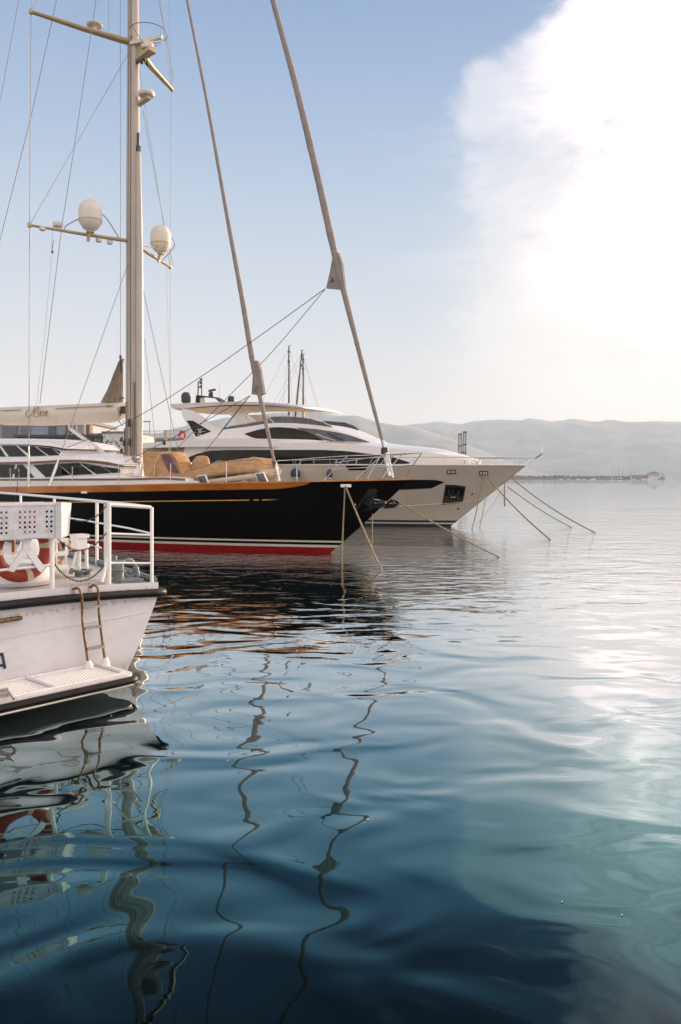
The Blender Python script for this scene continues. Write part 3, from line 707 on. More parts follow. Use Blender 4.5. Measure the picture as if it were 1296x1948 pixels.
# ---- mast, spreaders and what they carry
MX, MTOP = 13.3, 44.0
def mrad(z): return lerp([(2.3, 0.36), (14, 0.335), (23, 0.26), (44, 0.16)], z)
ell = lambda n, k, r: Vector((r * math.cos(2 * PI * k / n), r * 0.78 * math.sin(2 * PI * k / n), 0))
mb = MB(YF); rows = []
for z in [2.2 + (MTOP - 2.2) * i / 24 for i in range(25)]:
    rows.append([Vector((MX, 0, z)) + ell(20, k, mrad(z)) for k in range(20)])
mb.grid(rows, 0, True, closed=True); mb.add(rows[-1], [tuple(range(20))])
mast = mb.build('mast', 'mast', yacht)
mb = MB(YF); mb.tube([(MX + .335, 0.02, 5), (MX + .31, 0.02, 14), (MX + .24, 0.02, 23), (MX + .15, .02, 40)], 0.035, 5); 
for a in (-0.13, 0.02): mb.tube([(MX + a, mrad(3) * .78 - .01, 3), (MX + a * .9, mrad(14) * .78, 14), (MX + a * .7, mrad(23) * .78, 23), (MX + a * .5, mrad(43) * .78 , 43)], 0.022, 5)
mb.build('mast_track', 'mastdark', mast)
pole = MB(YF).tube([(MX - .46, .06, 3.0), (MX - .46, .06, 5), (MX - .45, .06, 12), (MX - .37, .04, 16.2)], [0.11, 0.15, 0.15, 0.09], 12).build('spinnaker_pole', 'mast', mast)
MB(YF).box((MX - .36, .04, 16.3), (0.16, .12, .35)).tube([(MX - .36, .04, 16.3), (MX - .36, .04, 17.0)], 0.05, 6).build('pole_fitting', 'darkgrey', mast)
def spreader(z, sy, tipx, yt, r0, r1, mat_='cream_paint', drop=0.0):
    mb = MB(YF); mb.tube([(MX + .1, sy * .15, z), (MX + .25, sy * .45, z + .0), ((MX + tipx) / 2 + .1, sy * yt * .5, z), (tipx, sy * yt, z + drop)], [r0, r0, (r0 + r1) / 2, r1], 10, flat=1.5)
    o = mb.build('spreader', mat_, mast)
    MB(YF).tube([(tipx, sy * yt, z - .08 + drop), (tipx, sy * yt, z + .08 + drop)], 0.085, 8).build('spreader_tip', mat_, mast)
    return o
ZL, ZU = 12.55, 20.9
TX = 15.0
for sy in (1, -1):
    spreader(ZL, sy, TX, 3.75, 0.075, 0.05); spreader(ZU, sy, TX - .1, 3.75, 0.13, 0.07)
def wire(pts, r=0.011, m='wire', par=None, name='shroud', sag=0.0):
    P = [Vector(p) for p in pts]
    if sag and len(P) == 2:
        P = [P[0].lerp(P[1], i / 12) - Vector((0, 0, sag * 4 * (i / 12) * (1 - i / 12))) for i in range(13)]
    return MB(YF).tube(P, r, 5).build(name, m, par or yacht)
H = lambda px, py, **k: YF.hit(px, py, **k)
CH = Vector((TX, 3.78, 2.35))
for sy in (1, -1):
    f = Vector((1, sy, 1))
    a = Vector((TX, sy * 3.78, 2.35)); l = Vector((TX, sy * 3.75, ZL)); u = Vector((TX - .1, sy * 3.75, ZU))
    wire([a, l, u], 0.016 if sy > 0 else .013); wire([u, Vector((TX - .3, sy * 3.1, 31)), Vector((MX, sy * .2, 43))], 0.012)
    wire([l, Vector((MX, sy * .25, ZU - .55))], 0.011)
    wire([u, Vector((MX, sy * .2, 30.5))], 0.011)
    wire([Vector((MX, sy * .27, ZL - 1.0)), Vector((13.9, sy * 3.65, 2.3))], 0.013)
    MB(YF).tube([a + Vector((0, 0, -.1)), a + Vector((0, 0, 1.0))], 0.045, 8).tube([a + Vector((0, 0, .5)), a + Vector((0, 0, 1.5))], 0.028, 8).build('turnbuckle', 'steel', yacht)
    q = Vector((13.9, sy * 3.65, 2.3)); d = (Vector((MX, sy * .27, ZL - 1.0)) - q).normalized()
    MB(YF).tube([q, q + d * .9], 0.06, 8).tube([q + d * .8, q + d * 1.4], [0.045, .03], 8).build('turnbuckle', 'steel', yacht)
# running backstay, runner and thin halyards
wire([H(115, 0, y=2.8) + Vector((-.35, 0, 1.6)), H(62, 210, y=3.0), H(0, 458, y=3.3), H(-60, 660, y=3.5)], 0.014, 'wire', name='running_backstay')
wire([H(183, 0, y=1.6), H(141, 283, y=2.4), H(118, 430, y=2.9), H(76, 768, y=3.3)], 0.014, 'wire', name='running_backstay')
wire([H(36, 0, y=1.0), H(0, 195, y=1.4)], 0.013, 'wire', name='running_backstay')
wire([H(229, 0, y=0), H(229.5, 682, y=0)], 0.011, 'wire', name='halyard')
wire([H(206, -20, y=1.4), H(207, 60, y=1.7)], 0.008, 'wire', name='halyard')
wire([H(302, 0, y=-1.5), H(320, 90, y=-2.2), H(330, 155, y=-3.5)], 0.010, 'wire', name='halyard')
wire([H(272, 210, y=-.4), H(313, 430, y=-3.0), H(330, 508, y=-3.7)], 0.010, 'wire', name='halyard')
wire([H(275, 645, y=-.4), H(297, 852, y=-2.4)], 0.011, 'wire', name='halyard')
wire([H(317, 505, y=-3.2), H(322, 700, y=-3.3), H(324, 760, y=-3.3)], 0.005, 'wire', name='halyard')
fl = wire([H(101, 430, y=2.9), H(96, 520, y=2.9), H(84, 650, y=3.1), H(66, 800, y=3.4)], 0.006, 'wire', name='flag_halyard')
# domes, radars and small antennas
def dome(c, d, name='satellite_dome'):
    r = d / 2; c = Vector(c)
    mb = MB(YF); mb.lathe([(r * .30, -r * 1.25), (r * .62, -r * 1.05), (r * .97, -r * .55), (r, -r * .2), (r, r * .45), (r * .93, r * .85), (r * .70, r * 1.18), (r * .38, r * 1.37), (r * .02, r * 1.43)], c, 24)
    o = mb.build(name, 'dome', mast)
    MB(YF).lathe([(r * 1.012, -.02), (r * 1.012, .02)], c + Vector((0, 0, -r * .38)), 24).build('dome_seam', 'cream_paint', o)
    MB(YF).lathe([(r * .34, -r * 1.38), (r * .34, -r * 1.22)], c, 16).tube([c + Vector((.0, 0, -r * 1.3)), c + Vector((.12, 0, -r * 1.75)), c + Vector((.14, 0, -r * 2.1))], .07, 8).build('dome_bracket', 'cream_paint', o)
    return o
c1 = H(172, 412, y=1.72); dome(c1, 0.94)
c2 = H(306, 457, y=-2.25); dome(c2, 0.92)
sp = lambda y, z=0.0: Vector((MX + (TX - MX) * abs(y) / 3.75, y, ZL + .06 + z))
mb = MB(YF); mb.tube(smooth_line([sp(2.55), H(128, 428, y=2.3), H(162, 411, y=1.8), H(182, 406, y=1.35), H(200, 412, y=1.1), sp(.55)], 6), 0.02, 6); mb.build('dome_guard', 'wire', mast)
mb = MB(YF); mb.tube(smooth_line([sp(-.7), H(295, 470, y=-1.7), H(320, 452, y=-2.7), H(330, 457, y=-3.0), H(331, 470, y=-3.2), sp(-2.9)], 6), 0.02, 6); mb.build('dome_guard', 'wire', mast)
def mushroom(px, py, y, r):
    c = H(px, py, y=y); return MB(YF).lathe([(r * .25, -r * 1.1), (r * .25, -r * .45), (r * .9, -r * .42), (r, -r * .1), (r, r * .25), (r * .8, r * .45), (.01, r * .5)], c, 18).build('antenna', 'dome', mast)
mushroom(110, 427, 2.75, 0.2)
c = H(180, 47.5, y=1.35); MB(YF).lathe([(.1, -.06), (.30, -.05), (.33, 0), (.30, .05), (.05, .08)], c, 20).lathe([(.07, -.35), (.07, 0)], c).build('antenna', 'dome', mast)
for px, py in ((81, 436), (188, 458), (209, 462)): 
    c = H(px, py, y=lerp([(62, 3.7), (240, .2)], px)); MB(YF).lathe([(.11, -.05), (.13, 0), (.11, .09)], c, 12).build('spreader_light', 'dome', mast)
# open array radar on its bracket with a guard ring, and the round radome lower down
bx = H(283, 103, y=-.1)
mb = MB(YF); a = H(262, 112, y=0); mb.poly([a + Vector((0, -.14, -.12)), a + Vector((-.9, -.2, .05)), a + Vector((-.9, .2, .05)), a + Vector((0, .14, -.12))], (0, 0, .17)); mb.poly([a + Vector((.1, -.03, .1)), a + Vector((-.5, -.03, .1)), a + Vector((.1, -.03, 1.0))], (0, .06, 0)); mb.build('radar_bracket', 'cream_paint', mast)
ra = a + Vector((-.62, 0, .2))
rd = MB(YF).lathe([(.24, 0), (.26, .12), (.2, .28), (.1, .34)], ra, 18).build('radar_unit', 'dome', mast)
mb = MB(YF); mb.box(ra + Vector((.1, 0, .42)), (1.5, 0.15, .14), Matrix.Rotation(R(14), 3, 'Z')); mb.build('radar_array', 'dome', mast)
MB(YF).ring(ra + Vector((-.02, 0, .68)), 0.78, 0.017, 36, 6).tube([ra + Vector((0, .1, .05)), ra + Vector((.1, .77, .68))], .015, 5).tube([ra + Vector((0, -.1, .05)), ra + Vector((-.1, -.77, .68))], .015, 5).tube([ra + Vector((-.2, 0, 0)), ra + Vector((-.75, 0, 0)), ra + Vector((-.78, 0, .68))], .013, 5).build('radar_guard', 'wire', mast)
mb = MB(YF)
for q in ((-.25, .0, -.22), (-.5, .1, -.2), (-.42, -.15, -.28), (-.15, .15, -.26)): mb.lathe([(.03, -.07), (.07, -.03), (.07, .04), (.03, .06)], a + Vector(q), 8)
mb.tube([a + Vector((-.15, .15, -.22)), a + Vector((-.5, .1, -.18))], .02, 5)
mb.build('deck_lights', 'antenna', mast)
c = H(279, 180, y=-.05)
MB(YF).lathe([(.2, -.1), (.32, -.06), (.35, .03), (.31, .12), (.16, .17), (.02, .18)], c, 22).build('radome', 'dome', mast)
MB(YF).poly([c + Vector((.5, -.1, -.35)), c + Vector((-.15, -.12, -.2)), c + Vector((-.15, .12, -.2)), c + Vector((.5, .1, -.35))], (0, 0, .12)).build('radome_bracket', 'cream_paint', mast)
# clutter at the foot of the mast: winches, rope tails, clutches
mb = MB(YF)
for k, (dx, dy, z0, z1) in enumerate(((.15, .33, 2.5, 4.0), (-.1, .36, 2.6, 3.4), (.33, .18, 2.6, 4.7), (-.26, .3, 2.6, 5.0), (.05, .34, 3.0, 5.8), (-.3, .22, 3.2, 6.6), (.3, .25, 3.0, 3.7))):
    mb.tube([(MX + dx, dy, z0), (MX + dx * 1.03, dy * 1.02, (z0 + z1) / 2), (MX + dx, dy, z1)], 0.03, 5)
mb.build('halyard_tails', 'mastdark', mast)
mb = MB(YF)
for dx, dy, z in ((.15, .36, 4.1), (-.14, .36, 4.9), (-.2, .36, 4.1), (.3, .3, 3.4)): mb.box((MX + dx, dy, z), (.09, .07, .3))
mb.build('rope_clutches', 'darkgrey', mast)
for dx, dy in ((.1, .5), (-.18, .52), (-.9, .45), (.5, .4)):
    c = Vector((MX + dx, dy, 2.42)); MB(YF).lathe([(.13, 0), (.09, .12), (.10, .3), (.14, .34), (.14, .44), (.05, .46)], c, 16).build('winch', 'steel', yacht)

# boom with folded sail, its lettering, and the strut below it
bs = [(px, zt, zb) for px, zt, zb in ((233, 765.5, 797), (215, 766, 804), (160, 768, 808), (80, 771.5, 810), (0, 775, 809), (-140, 780, 807))]
mb = MB(YF); rows = []
for k, (px, zt, zb) in enumerate(bs):
    a = H(px, zt, y=0); b = H(px, zb, y=0); wdt = .36 if k > 0 else .3; hgt = a.z - b.z; row = []
    for q in range(18):
        t = -PI * .5 + 2 * PI * q / 18; y = wdt * math.copysign(abs(math.cos(t)) ** .7, math.cos(t)); s_ = math.sin(t)
        zz = (s_ + 1) / 2; row.append(Vector((a.x, y * (0.55 + .45 * min(1, zz * 1.7)), b.z + hgt * (zz if s_ < .6 else .8 + (zz - .8) * 1.0))))
    rows.append(row)
mb.grid(rows, 0, True, closed=True); mb.add(rows[0], [tuple(range(18))])
boom = mb.build('boom', 'offwhite', yacht)
mb = MB(YF); mb.box(H(236, 780, y=0), (.35, .2, .3)); mb.tube([H(230, 782, y=.1), H(241, 784, y=.1)], .08, 8); mb.tube([H(225, 799, y=.1), H(233, 810, y=.1), H(235, 800, y=.05)], .02, 5); mb.build('gooseneck', 'darkgrey', yacht)
MB(YF).ring(H(228, 789, y=.34), .06, .02, 12, 6, Matrix.Rotation(R(90), 3, 'X')).build('boom_eye', 'darkgrey', boom)
def stroke(mb, pts, wd, n=5, y=.372, up=True):
    L = smooth_line([H(a, b, y=y) for a, b in pts], n); ln = len(L)
    mb.tube(L, [wd * (0.35 + .65 * math.sin(PI * min(1, max(0, (i + .5) / ln)))) for i in range(ln)], 5)
mb = MB(YF)
stroke(mb, [(104.5, 777.3), (140, 775.2), (213, 771.9)], .022, 2); stroke(mb, [(0, 781.3), (20, 780.4), (39.5, 779.3)], .022, 2)
mb.tube([H(201, 772.2, y=.37), H(206, 771.7, y=.375), H(217, 771.7, y=.36)], [.03, .045, .005], 5)
mb.build('gold_arrow', 'golddark', boom)
mb = MB(YF)   # the yacht's name in flowing script
for pts, wd in (([(60, 781), (56, 779.5), (52, 781), (49.5, 786), (50, 791.5), (53.5, 793.5), (58, 790), (62.5, 782), (65.5, 775), (66.5, 772.5)], .017),
                ([(66.5, 772.5), (65.5, 781), (63.5, 790)], .017), ([(63.5, 790), (68, 781), (73.5, 773), (72, 781), (70, 789.5)], .017),
                ([(77.5, 781.5), (74.5, 782), (72.8, 785.5), (73.6, 788.6), (76, 787), (77.8, 782), (77, 788.5), (78.4, 787.5)], .013),
                ([(78.4, 787.8), (80.2, 782), (79.8, 785), (81.5, 782), (83, 782.3)], .013),
                ([(86.8, 781.6), (84, 782), (82.8, 785.5), (83.6, 788.4), (86, 786.5), (87.2, 782), (86.8, 788), (88, 787)], .013),
                ([(88, 786.6), (90.6, 784), (90.4, 781.6), (88.4, 782.8), (88.2, 787), (91.6, 786.2)], .013),
                ([(62, 789.5), (65, 792.2), (73, 791.8), (83, 790), (89, 790.6), (93.5, 793.4)], .017)):
    stroke(mb, pts, wd, 6)
mb.build('name_lettering', 'golddark', boom)
mb = MB(YF)
for dz, k in ((0, 0), (1.0, 1)):
    mb.tube([H(131, 811.5 + dz * 4, y=.08 - k * .16), H(180, 847 + dz * 4, y=.08 - k * .16), H(222, 878 + dz * 3, y=0)], [.045, .055, .06], 8)
mb.tube([H(131, 812, y=0), H(133, 807, y=0)], .06, 6); mb.build('boom_vang', 'steel', yacht)
mb = MB(YF); L = smooth_line([H(-20, 800, y=.3), H(20, 812, y=.35), H(70, 812.5, y=.36), H(108, 810, y=.3)], 5); mb.tube(L, .02, 5); mb.build('reef_line', 'mastdark', yacht)
mb = MB(YF); out = [(229, 682), (226, 690), (216, 712), (204, 742), (191, 766)]
rows = []
for i, (px, py) in enumerate(out):
    a = H(px, py, y=.1); b = H(231, py + (0 if i else 0), y=0); n = 9
    rows.append([a.lerp(b, k / (n - 1)) + Vector((0, .16 * math.sin(PI * k / (n - 1)) * (1 if k % 2 else .45) * min(1, i * .6), 0)) for k in range(n)])
rows2 = [[p - Vector((0, .10 + .1 * math.sin(PI * k / 8), 0)) for k, p in enumerate(r)] for r in rows]
mb.grid(rows, 0, True); mb.grid(rows2, 0, True, flip=True); mb.grid([[r[0] for r in rows], [r[0] for r in rows2]], 0); mb.grid([rows[-1], rows2[-1]], 0); mb.grid([[r[-1] for r in rows], [r[-1] for r in rows2]], 0)
mb.build('sail_peak', 'sailtan', yacht)
mb = MB(YF); mb.tube([H(229, 676, y=0), H(231, 690, y=0), H(232, 708, y=0)], [.05, .07, .05], 6); mb.tube([H(229, 757, y=.05), H(236, 757, y=.05)], .03, 5); mb.build('sail_headboard', 'darkgrey', yacht)

# ---- headstays with furled sails
def furled(name, pts, rad, par=yacht):
    L = smooth_line([H(a, b, y=0) for a, b in pts], 6); n = len(L)
    L = resample(L, 160); n = 160
    rs = [lerp(rad, i / (n - 1)) * (1 + .10 * noise.noise(Vector((i * .35, rad[0][1] * 50, 0))) + (.07 if i % 7 == 0 else 0)) for i in range(n)]
    return MB(YF).tube(L, rs, 12).build(name, 'sailwrap', par)
g = furled('furled_genoa', [(505, -60), (519, 0), (562, 160), (604, 335), (634, 470), (652, 545), (676, 640), (703, 745), (733, 858)], [(0, .085), (.3, .112), (.52, .125), (.58, .12), (.75, .088), (.95, .06), (1, .05)])
st = furled('furled_staysail', [(345, -55), (356, 0), (395, 200), (432, 410), (462, 575), (483, 700), (505, 800), (524, 888)], [(0, .045), (.4, .066), (.62, .085), (.78, .105), (.84, .095), (.93, .07), (1, .055)])
for (pts, par, nm) in (([(634, 480), (628, 515), (620.5, 548), (647.5, 550.5), (655, 545), (650, 500), (643, 480)], g, 'clew_patch'), ([(484, 686), (481, 715), (478.5, 750), (495, 752.5), (502, 748), (494, 700), (489, 686)], st, 'clew_patch')):
    P = [H(a, b, y=.06) for a, b in pts]; o = MB(YF).poly(P, (0, -.12, 0)).build(nm, 'sailwrap', par)
for (cx, cy, par, k) in ((631.5, 532, g, 1.0), (488, 740, st, 1.1)):   # sailmaker's patch: a small gold and black badge
    mb = MB(YF); mb.poly([H(cx - 2.8 * k, cy + 1.0, y=.08), H(cx - 2.6 * k, cy - 2.2, y=.08), H(cx, cy - 6 * k, y=.08), H(cx + 2.8 * k, cy - 3.0, y=.08), H(cx + 2.8 * k, cy + .6, y=.08)], (0, -.02, 0)); mb.build('sail_badge', 'golddark', par)
    mb = MB(YF); mb.poly([H(cx - 2.8 * k, cy + 1.6, y=.08), H(cx + 2.8 * k, cy + 1.2, y=.08), H(cx + 2.8 * k, cy + 4.0, y=.08), H(cx - 2.8 * k, cy + 4.4, y=.08)], (0, -.02, 0))
    mb.tube([H(cx - 1.5, cy - .5, y=.085), H(cx - .4, cy - 4, y=.085), H(cx + .5, cy - .8, y=.085)], .012, 4); mb.tube([H(cx + .3, cy - 4, y=.085), H(cx + 1.6, cy - .8, y=.085)], .012, 4); mb.build('sail_badge', 'darkgrey', par)
# polished furler drums and their forks
MB(YF).tube([H(729, 838, y=0), H(735, 862, y=0)], .055, 8).tube([H(734, 862, y=0), H(741, 905, y=0)], [.10, .07], 10).tube([H(738, 862, y=0), H(748, 909, y=0)], .04, 8).build('furler', 'steel', yacht)
MB(YF).lathe([(.12, -.12), (.13, 0), (.12, .12)], H(732, 858, y=0), 14).build('furler_drum', 'darkgrey', yacht)
MB(YF).tube([H(523, 880, y=0), H(532, 915, y=0)], [.06, .045], 8).tube([H(517, 892, y=0), H(529, 917, y=0)], .035, 8).build('furler', 'steel', yacht)
MB(YF).lathe([(.13, -.1), (.15, 0), (.13, .1)], H(520, 883, y=0), 14).build('furler_drum', 'darkgrey', yacht)
# sheets led aft from the clews
for pts, r, ye in (([(619, 549), (490, 642), (380, 718), (236, 806), (52, 881)], .014, 1.6), ([(618, 551), (520, 667), (430, 759), (300, 890)], .012, -.8), ([(477, 752), (390, 801), (268, 864), (200, 897)], .014, 1.4), ([(476, 753), (400, 847), (345, 905)], .012, -.6), ([(470, 757), (415, 828)], .012, -.2)):
    n = len(pts); q0, q1 = pts[0][0], pts[-1][0]
    L = smooth_line([H(a, b, y=ye * (a - q0) / (q1 - q0)) for a, b in pts], 6); MB(YF).tube(L, r, 5).build('sheet_line', 'darkwire', yacht)
for px, py, y in ((232, 858, 1.3), (313, 842, .9), (232, 836, 1.0)):
    c = H(px, py, y=y); MB(YF).lathe([(.03, -.1), (.08, -.05), (.08, .05), (.03, .1)], c, 10).build('block', 'darkgrey', yacht)

# ---- canvas hood, covered tender, hatches, rails
hd = lambda x: 0.85
HF = Frame(*YF.w((0, .45, 0)).xy, 180 - 34.0)
mb = MB(HF); tp = crv([(270, 864), (285, 861.5), (310, 861), (328, 862), (337, 880), (347, 903)], hd); bt = crv([(278, 906), (290, 906), (310, 906), (328, 906), (338, 906), (348, 906)], hd)
mb.house(tp, bt, lambda x: .36, lambda x: .48, 14, 4, .06); hood = mb.build('canvas_hood', 'canvas', yacht)
pane(YF, 'clear_window', [(307, 865), (325, 864)], [(322, 897), (343, 900)], lambda x: .93, hood, 'purple', .04, 5, False)
MB(YF).tube(smooth_line([H(293, 905, y=1.0), H(296, 880, y=1.0), H(306, 864, y=.95), H(320, 862, y=.9)], 4), .02, 5).build('hood_seam', 'canvaspale', hood)
c = H(263, 905, y=.9); MB(YF).lathe([(.22, 0), (.18, .25), (.14, .28)], c, 14).build('vent_base', 'white', yacht)
MB(YF).tube(smooth_line([c + Vector((0, 0, .25)), c + Vector((.02, 0, .55)), c + Vector((-.02, .08, .68)), c + Vector((-.04, .22, .66))], 4), [.10] * 6 + [.12] * 5 + [.15] * 2, 12).build('cowl_vent', 'steel', yacht)
c = H(363, 893, y=-.6); MB(YF).tube(smooth_line([c + Vector((0, 0, -.3)), c + Vector((0, 0, .1)), c + Vector((-.02, .08, .22)), c + Vector((-.04, .2, .2))], 4), [.08] * 6 + [.10] * 5 + [.14] * 2, 12).build('cowl_vent', 'steel', yacht)

def ycover():
    tn = thing('covered_tender', 'small boat under a tan canvas cover on the foredeck of the black sailing yacht', 'boat cover', YF, H(430, 918, y=.3))
    prof = [(348, 909, 914), (358, 900, 916), (375, 894, 918), (400, 884, 914), (425, 877, 911), (455, 873, 908), (485, 871, 905), (503, 871, 903), (511, 875, 902), (517, 881, 899)]
    mb = MB(YF); rows = []; n = 22
    for i, (px, zt, zb) in enumerate(prof):
        a = H(px, zt, y=0.2); b = H(px, zb, y=1.1); b.x = a.x; wd = lerp([(0, .25), (2, .75), (5, .95), (7, .85), (9, .3)], i); row = []
        for k in range(n):
            t = PI * k / (n - 1); q = math.cos(t); y = .15 + wd * q
            z = b.z + (a.z - b.z) * (math.sin(t) ** .62)
            z += 0.03 * math.sin(i * 2.1 + k * .8) * math.sin(t) ; y += .025 * math.sin(i * 1.7 + k * 1.9)
            row.append(Vector((a.x, y, z)))
        rows.append(row)
    mb.grid(rows, 0, True, closed=True); mb.add(rows[0], [tuple(range(n))]); mb.add(rows[-1], [tuple(range(n))[::-1]]); cv = mb.build('canvas_cover', 'canvas', tn)
    md = cv.modifiers.new('subd', 'SUBSURF'); md.levels = 1; md.render_levels = 2
    for i in (2, 4, 6, 7):
        r_ = rows[i]; c_ = sum(r_, Vector()) / n; MB(YF).tube([c_ + (p - c_) * 1.006 for p in r_], .009, 5).build('cover_strap', 'canvaspale', cv)
    MB(YF).tube(smooth_line([rows[i][n // 2 - 5] + Vector((0, .004, .012)) for i in range(1, 9)], 3), .008, 5).build('cover_seam', 'darkwire', cv)
    mb = MB(YF); L = [H(px, zb + 1.5, y=1.05) for px, zb in ((388, 918), (410, 914.5), (440, 910), (470, 906), (500, 902))]; mb.tube(smooth_line(L, 3), .10, 8); mb.build('inflatable_tube', 'canvaspale', tn)
    mb = MB(YF); P = [H(px, py, y=.7) for px, py in ((392, 924), (395, 905), (450, 899), (505, 893), (500, 905), (480, 921))]; mb.poly(P, (0, -1.0, 0)); mb.build('tender_hull', 'canvaspale', tn)
    mb = MB(YF); c = H(383, 898, y=0); rr = []
    for k, (px0, px1, py) in enumerate(((357, 402, 903), (362, 401, 893), (366, 398, 884), (369, 397, 876), (374, 394, 869), (380, 388, 867))):
        a = H(px0, py, y=0); b = H(px1, py, y=0); rr.append([Vector(((a.x + b.x) / 2 + (a.x - b.x) / 2 * math.cos(2 * PI * q / 14), .35 * (1 - k * .13) * math.sin(2 * PI * q / 14), a.z)) for q in range(14)])
    mb.grid(rr, 0, True, closed=True); mb.add(rr[-1], [tuple(range(14))]); mb.build('console_cover', 'canvas', tn)
    for cx in (463, 405):
        mb = MB(YF); mb.poly([H(cx - 7, 921, y=1.0), H(cx - 3, 913, y=1.0), H(cx + 2, 912, y=1.0), H(cx + 9, 921, y=1.0)], (0, -.08, 0)); mb.build('chock', 'white', tn)
ycover()
for pts in ([(374, 905), (390, 903), (400, 922), (383, 923.5)], [(485, 900), (501, 898.5), (512, 918), (493, 920)]):
    P = [H(a, b, y=1.55) for a, b in pts]; P[2] += Vector((0, .05, 0)); c = sum(P, Vector()) / 4
    o = MB(YF).poly(P, (0, -.05, 0)).build('open_hatch', 'white', yacht)
    MB(YF).poly([c.lerp(p, .82) + Vector((0, .004, 0)) for p in P], (0, .015, 0)).build('hatch_glass', 'glassgrey', o)
MB(YF).box(H(375, 919, y=1.2), (.9, .8, .16)).build('hatch_base', 'white', yacht)
# stanchions and pulpit
def post(px, yt, yb_, name='stanchion', r=.018, m='steel'):
    p = YF.side(px, yb_, lambda x: yw(x) - .08); q = Vector((p.x, p.y, YF.hit(px, yt, y=p.y).z)); 
    return MB(YF).tube([p, q], r, 6).build(name, m, yacht), q
tops = []
for px, yt, yb_ in ((20, 890, 930), (36, 891, 930), (53, 891, 930), (138, 888, 930), (226, 884, 929), (325, 882, 927), (431, 879, 923), (565, 887, 917)):
    o, q = post(px, yt, yb_); tops.append(q)
mb = MB(YF)
pr = lambda px, py, s=1: (lambda p: Vector((p.x, s * p.y, p.z)))(YF.side(px, py, lambda x: yw(x) - .05))
seg = [tops[3], tops[4], tops[5], tops[6], tops[7]]; mb.tube(seg, .006, 4); mb.tube([Vector((p.x, p.y, p.z - .35)) for p in seg], .006, 4); mb.build('guard_wire', 'wire', yacht)
tip = H(803, 861, y=0); up = [(528, 877), (560, 875), (610, 871), (663, 867.5), (730, 865)]
P1 = [pr(a, b) for a, b in up]; P1f = [Vector((p.x, -p.y, p.z)) for p in P1]
mid = [(640, 892), (700, 889.5), (760, 886)]; P2 = [pr(a, b) for a, b in mid]; tip2 = H(789, 884, y=0)
mb = MB(YF); L = smooth_line(P1 + [tip], 4); L = L + [Vector((p.x, -p.y, p.z)) for p in L[-2::-1]]; mb.tube(L, .019, 6)
L = P2 + [tip2] + [Vector((p.x, -p.y, p.z)) for p in P2[::-1]]; mb.tube(L, .016, 6)
for (a, b) in (((661, 868), (616, 915)), ((727, 866), (678, 912)), ((722, 872), (700, 911)), ((575, 874), (565, 890))):
    p, q = pr(*a), pr(*b); mb.tube([p, q], .018, 6); mb.tube([Vector((p.x, -p.y, p.z)), Vector((q.x, -q.y, q.z))], .018, 6)
mb.tube([tip, H(769, 908, y=0)], .018, 6); mb.tube([pr(765, 863), H(727, 910, y=0.5)], .016, 6)
mb.build('bow_pulpit', 'steel', yacht)
mb = MB(YF); a = YF.side(25, 897, lambda x: yw(x) - .1); mb.box(a, (.5, .06, .22)); mb.build('rail_pad', 'darkgrey', yacht)
mb = MB(YF); mb.tube([YF.side(36, 897, lambda x: yw(x)), YF.side(33, 925, lambda x: yw(x) + .03), YF.side(28, 960, lambda x: yw(x) + .03)], .012, 4); mb.build('hanging_line', 'darkwire', yacht)
# fairleads and anchor gear
def plate(px, py, L, Hh, name, m):
    p = YF.side(px, py, lambda x: ybeam(x, 2.25)); q = Vector((p.x - .2, ybeam(p.x - .2, p.z), p.z)); p = Vector((p.x, ybeam(p.x, p.z), p.z)); d = (q - p).normalized()
    c = p + Vector((0, .02, 0)); n_ = Vector((0, 0, 1)).cross(d).normalized(); rot = Matrix((d, n_, Vector((0, 0, 1)))).transposed()
    return MB(YF).box(c, (L, .05, Hh), rot).build(name, m, yacht)
plate(661, 924, .36, .10, 'fairlead', 'steel'); plate(160, 936.5, .30, .085, 'fairlead', 'steel')
hs = lambda px, py, o=0.0: (lambda f: (lambda p: Vector((p.x, p.y + o, p.z)))(f()))(lambda: hullhit(px, py))
def hullhit(px, py):
    y = 1.0
    for _ in range(60):
        p = YF.hit(px, py, y=y); y = .6 * y + .4 * ybeam(p.x, p.z)
    return YF.hit(px, py, y=y)
# anchor pocket: dark lined recess, a polished plate, the anchor and its twin on the other side
def hullpanel(pts, name, m, off, th, par=yacht):
    P = [hs(a, b, off) for a, b in pts]; return MB(YF).poly(P, (0, -th, 0)).build(name, m, par)
M['pocket'] = mat('anchor_pocket_lining', (0.045, 0.036, 0.03), 0.35, var=.5, vscale=8)
pk = hullpanel([(676, 968), (697, 937), (702, 930), (716, 929), (719, 936), (694, 948), (681, 969)], 'anchor_pocket', 'pocket', .012, .03)
hullpanel([(692, 957), (703, 945), (712.5, 938.5), (712, 951), (709, 960), (702, 963.5)], 'pocket_plate', 'steel', .03, .03, pk)
hullpanel([(685, 976.5), (700, 967), (712, 968), (704, 971), (695, 972)], 'pocket_lip', 'steel', .03, .03, pk)
P = [hs(678, 959.5, .04)]; MB(YF).lathe([(.03, 0), (.03, .03)], P[0], 10, rot=Matrix.Rotation(R(-90), 3, 'X')).build('bolt', 'steel', pk)
